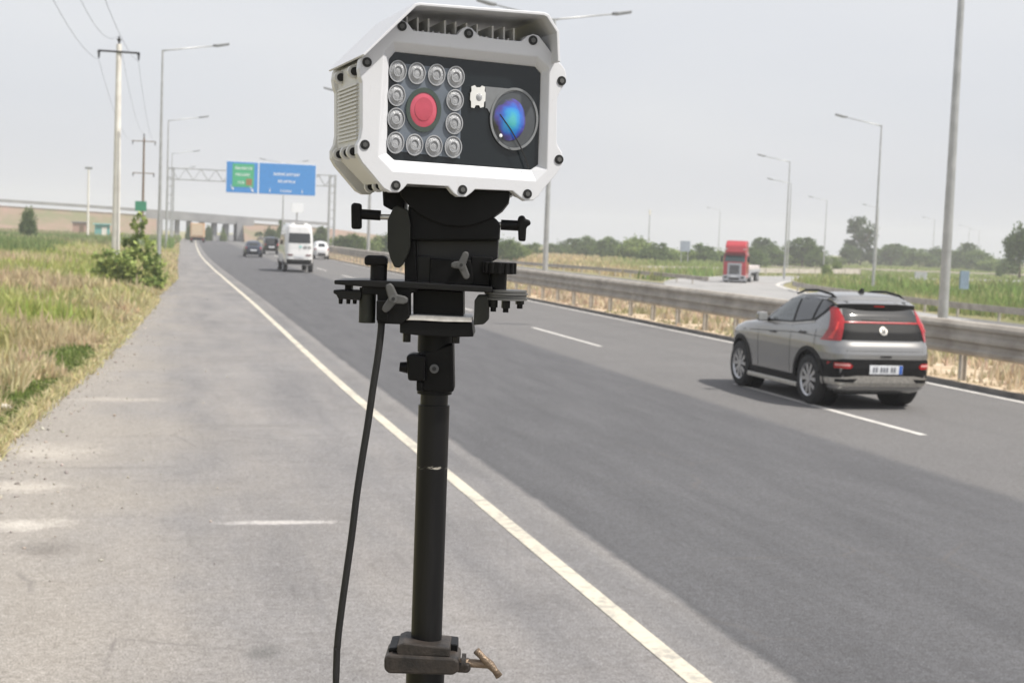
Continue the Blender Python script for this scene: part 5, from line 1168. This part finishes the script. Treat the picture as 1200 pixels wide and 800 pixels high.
vcyl('nut', 476.5, 400.5, 388, 4.8, -.04, m_blk2, n=6); vcyl('nut', 534, 402, 392, 4.6, -.04, m_blk2, n=6)
# socket and mast
zt_ = zof(394)
mast('neck', zof(412), zof(392), .0245, m_blk); mast('socket', zof(461), zof(408), .0232, m_blk)
slab('socket_side', [(489, 417), (495, 413), (531, 402), (532, 459), (525, 460), (492, 458)], -.0245, .02, m_blk, bev=.003)
cl = slab('socket_clamp', [(476, 417), (482, 414), (499, 417), (499, 447), (478, 446)], -.034, .0, m_blk, bev=.003)
cyl('bolt', (468.5, 429.5), (478, 430.5), 5.5, -.02, m_blk, cl, 12, 7); slab('clamp_foot', [(488, 446), (496, 448), (496, 458), (488, 458)], -.03, -.0, m_blk, cl)
b = BM(); add_cyl(b, Q(508.8, 432, -.034), Q(508.8, 432, -.02), 5.4*PXM, n=24); sk = obj('socket_screw', b, m_dgrey, tp, bevel=.0008); b = BM(); add_cyl(b, Q(508.8, 432, -.0352), Q(508.8, 432, -.0335), 2.6*PXM, n=6); obj('hex_socket', b, m_screw, sk)
mast('collar', zof(475), zof(460), .0185, m_blk2)
k = NB('worn_black_tube'); g_n = k.n('ShaderNodeNewGeometry'); V = g_n.outputs['Position']; se = k.n('ShaderNodeSeparateXYZ'); k.l(V, se.inputs[0])
zs_ = Q(508, 546).z; mp_ = k.n('ShaderNodeMapping'); mp_.inputs['Scale'].default_value = (60, 60, 260); k.l(V, mp_.inputs[0]); sn = k.noise(mp_.outputs[0], 1, 4, .8)
band = k.math('ABSOLUTE', k.math('SUBTRACT', se.outputs[2], zs_)); bf_ = k.ramp(band, (.002, (1, 1, 1)), (.007, (0, 0, 0)))
scr = k.ramp(k.math('MULTIPLY', sn, bf_), (.47, (0, 0, 0)), (.55, (1, 1, 1)))
mp2 = k.n('ShaderNodeMapping'); mp2.inputs['Scale'].default_value = (40, 40, 3); k.l(V, mp2.inputs[0]); dust = k.ramp(k.noise(mp2.outputs[0], 1, 5, .7), (.5, (0, 0, 0)), (.75, (.35, .35, .35)))
c = k.mix(dust, (.0055, .0055, .006), (.032, .031, .030)); c = k.mix(scr, c, (.45, .42, .37)); k.l(c, k.b.inputs['Base Color']); k.b.inputs['Roughness'].default_value = .40; k.b.inputs['Specular IOR Level'].default_value = .3
mast('mast_tube', zof(765), zof(474), 18.4*PXM, k.m, 48)
mast('outer_tube', .95, zof(775), .0262, m_blk2, 48)
# lower clamp with brass wing screw
slab('lower_clamp', [(450, 771), (455, 767), (533, 771), (538, 775), (538, 786), (531, 791), (455, 789), (450, 784)], -.045, .02, m_rust, bev=.003)
slab('clamp_jaw', [(465, 756), (473, 753), (527, 759), (527, 770), (465, 768)], -.040, .02, m_rust, bev=.002)
slab('clamp_jaw', [(455, 759), (466, 758), (466, 768), (455, 767)], -.03, .03, m_blk, bev=.002); slab('clamp_jaw', [(520, 753), (536, 755), (536, 768), (522, 766)], -.01, .03, m_blk)
ws_ = cyl('wing_screw', (537, 775.5), (574, 778), 5.0, -.03, m_brass); cyl('washer', (541, 776), (546, 776.2), 11, -.03, m_rust, ws_)
b = BM(); tube(b, [Q(558, 761.5, -.034), Q(566, 770, -.034), Q(574, 778, -.034), Q(580, 785, -.034), Q(585, 792, -.034)], [.0052, .0045, .0062, .0045, .0052], 12); obj('wing', b, m_brass, ws_, smooth=True)
slab('clamp_nose', [(534, 777), (550, 777), (552, 785), (548, 789), (534, 788)], -.04, -.01, m_rust, bev=.003)
# legs below the picture
b = BM(); add_cyl(b, (mx_, my_, .86), (mx_, my_, .98), .045, n=24); hub = obj('leg_hub', b, m_blk, tp, bevel=.004)
for k_ in range(3):
    an = R(14)+2*math.pi*k_/3; ex, ey = math.cos(an), math.sin(an)
    b = BM(); add_cyl(b, (mx_+ex*.04, my_+ey*.04, .90), (mx_+ex*.58, my_+ey*.58, .02), .016, .013, 16); lg_ = obj('leg', b, m_blk2, tp)
    b = BM(); add_cyl(b, (mx_+ex*.585, my_+ey*.585, 0.0), (mx_+ex*.575, my_+ey*.575, .04), .022, .018, 16); obj('rubber_foot', b, m_rub, lg_)
# cable
cb = [Q(447.5, 372, -.05), Q(446, 392, -.05), Q(442.5, 420, -.05), Q(437, 455, -.05), Q(431, 497, -.05), Q(424, 540, -.05), Q(418, 580, -.05), Q(412.5, 625, -.05), Q(406.5, 668, -.05), Q(400, 715, -.05), Q(395.5, 755, -.05), Q(393.5, 805, -.05)]
e = cb[-1]; cb += [Vector((e.x+.0, e.y, 1.2)), Vector((e.x+.03, e.y+.05, .5)), Vector((e.x+.05, e.y+.1, .05)), Vector((e.x+.2, e.y+.2, .012)), Vector((e.x-.5, e.y-.8, .012))]
b = BM(); tube(b, catmull(cb, 10), 4.1*PXM, 12); cbl = obj('power_cable', b, m_rub, smooth=True); tag(cbl, 'thick black cable hanging down left of the tripod mast', 'cable')
slab('cable_block', [(441, 352), (455, 352), (455, 376), (441, 376)], -.065, -.04, m_blk)

# ------------------------------------------------------------------ haze
HAZE = .0007
if HAZE:
    b = BM(); add_box(b, (0, 290, 8.2), (1800, 1240, 22.4)); hz = obj('haze', b)
    m = bpy.data.materials.new('haze'); m.use_nodes = True; t = m.node_tree; t.nodes.clear(); pv = t.nodes.new('ShaderNodeVolumePrincipled'); oo = t.nodes.new('ShaderNodeOutputMaterial')
    pv.inputs['Color'].default_value = (.90, .92, .95, 1); pv.inputs['Density'].default_value = HAZE; pv.inputs['Anisotropy'].default_value = 0.
    t.links.new(pv.outputs[0], oo.inputs['Volume']); hz.data.materials.append(m); tag(hz, kind='stuff')
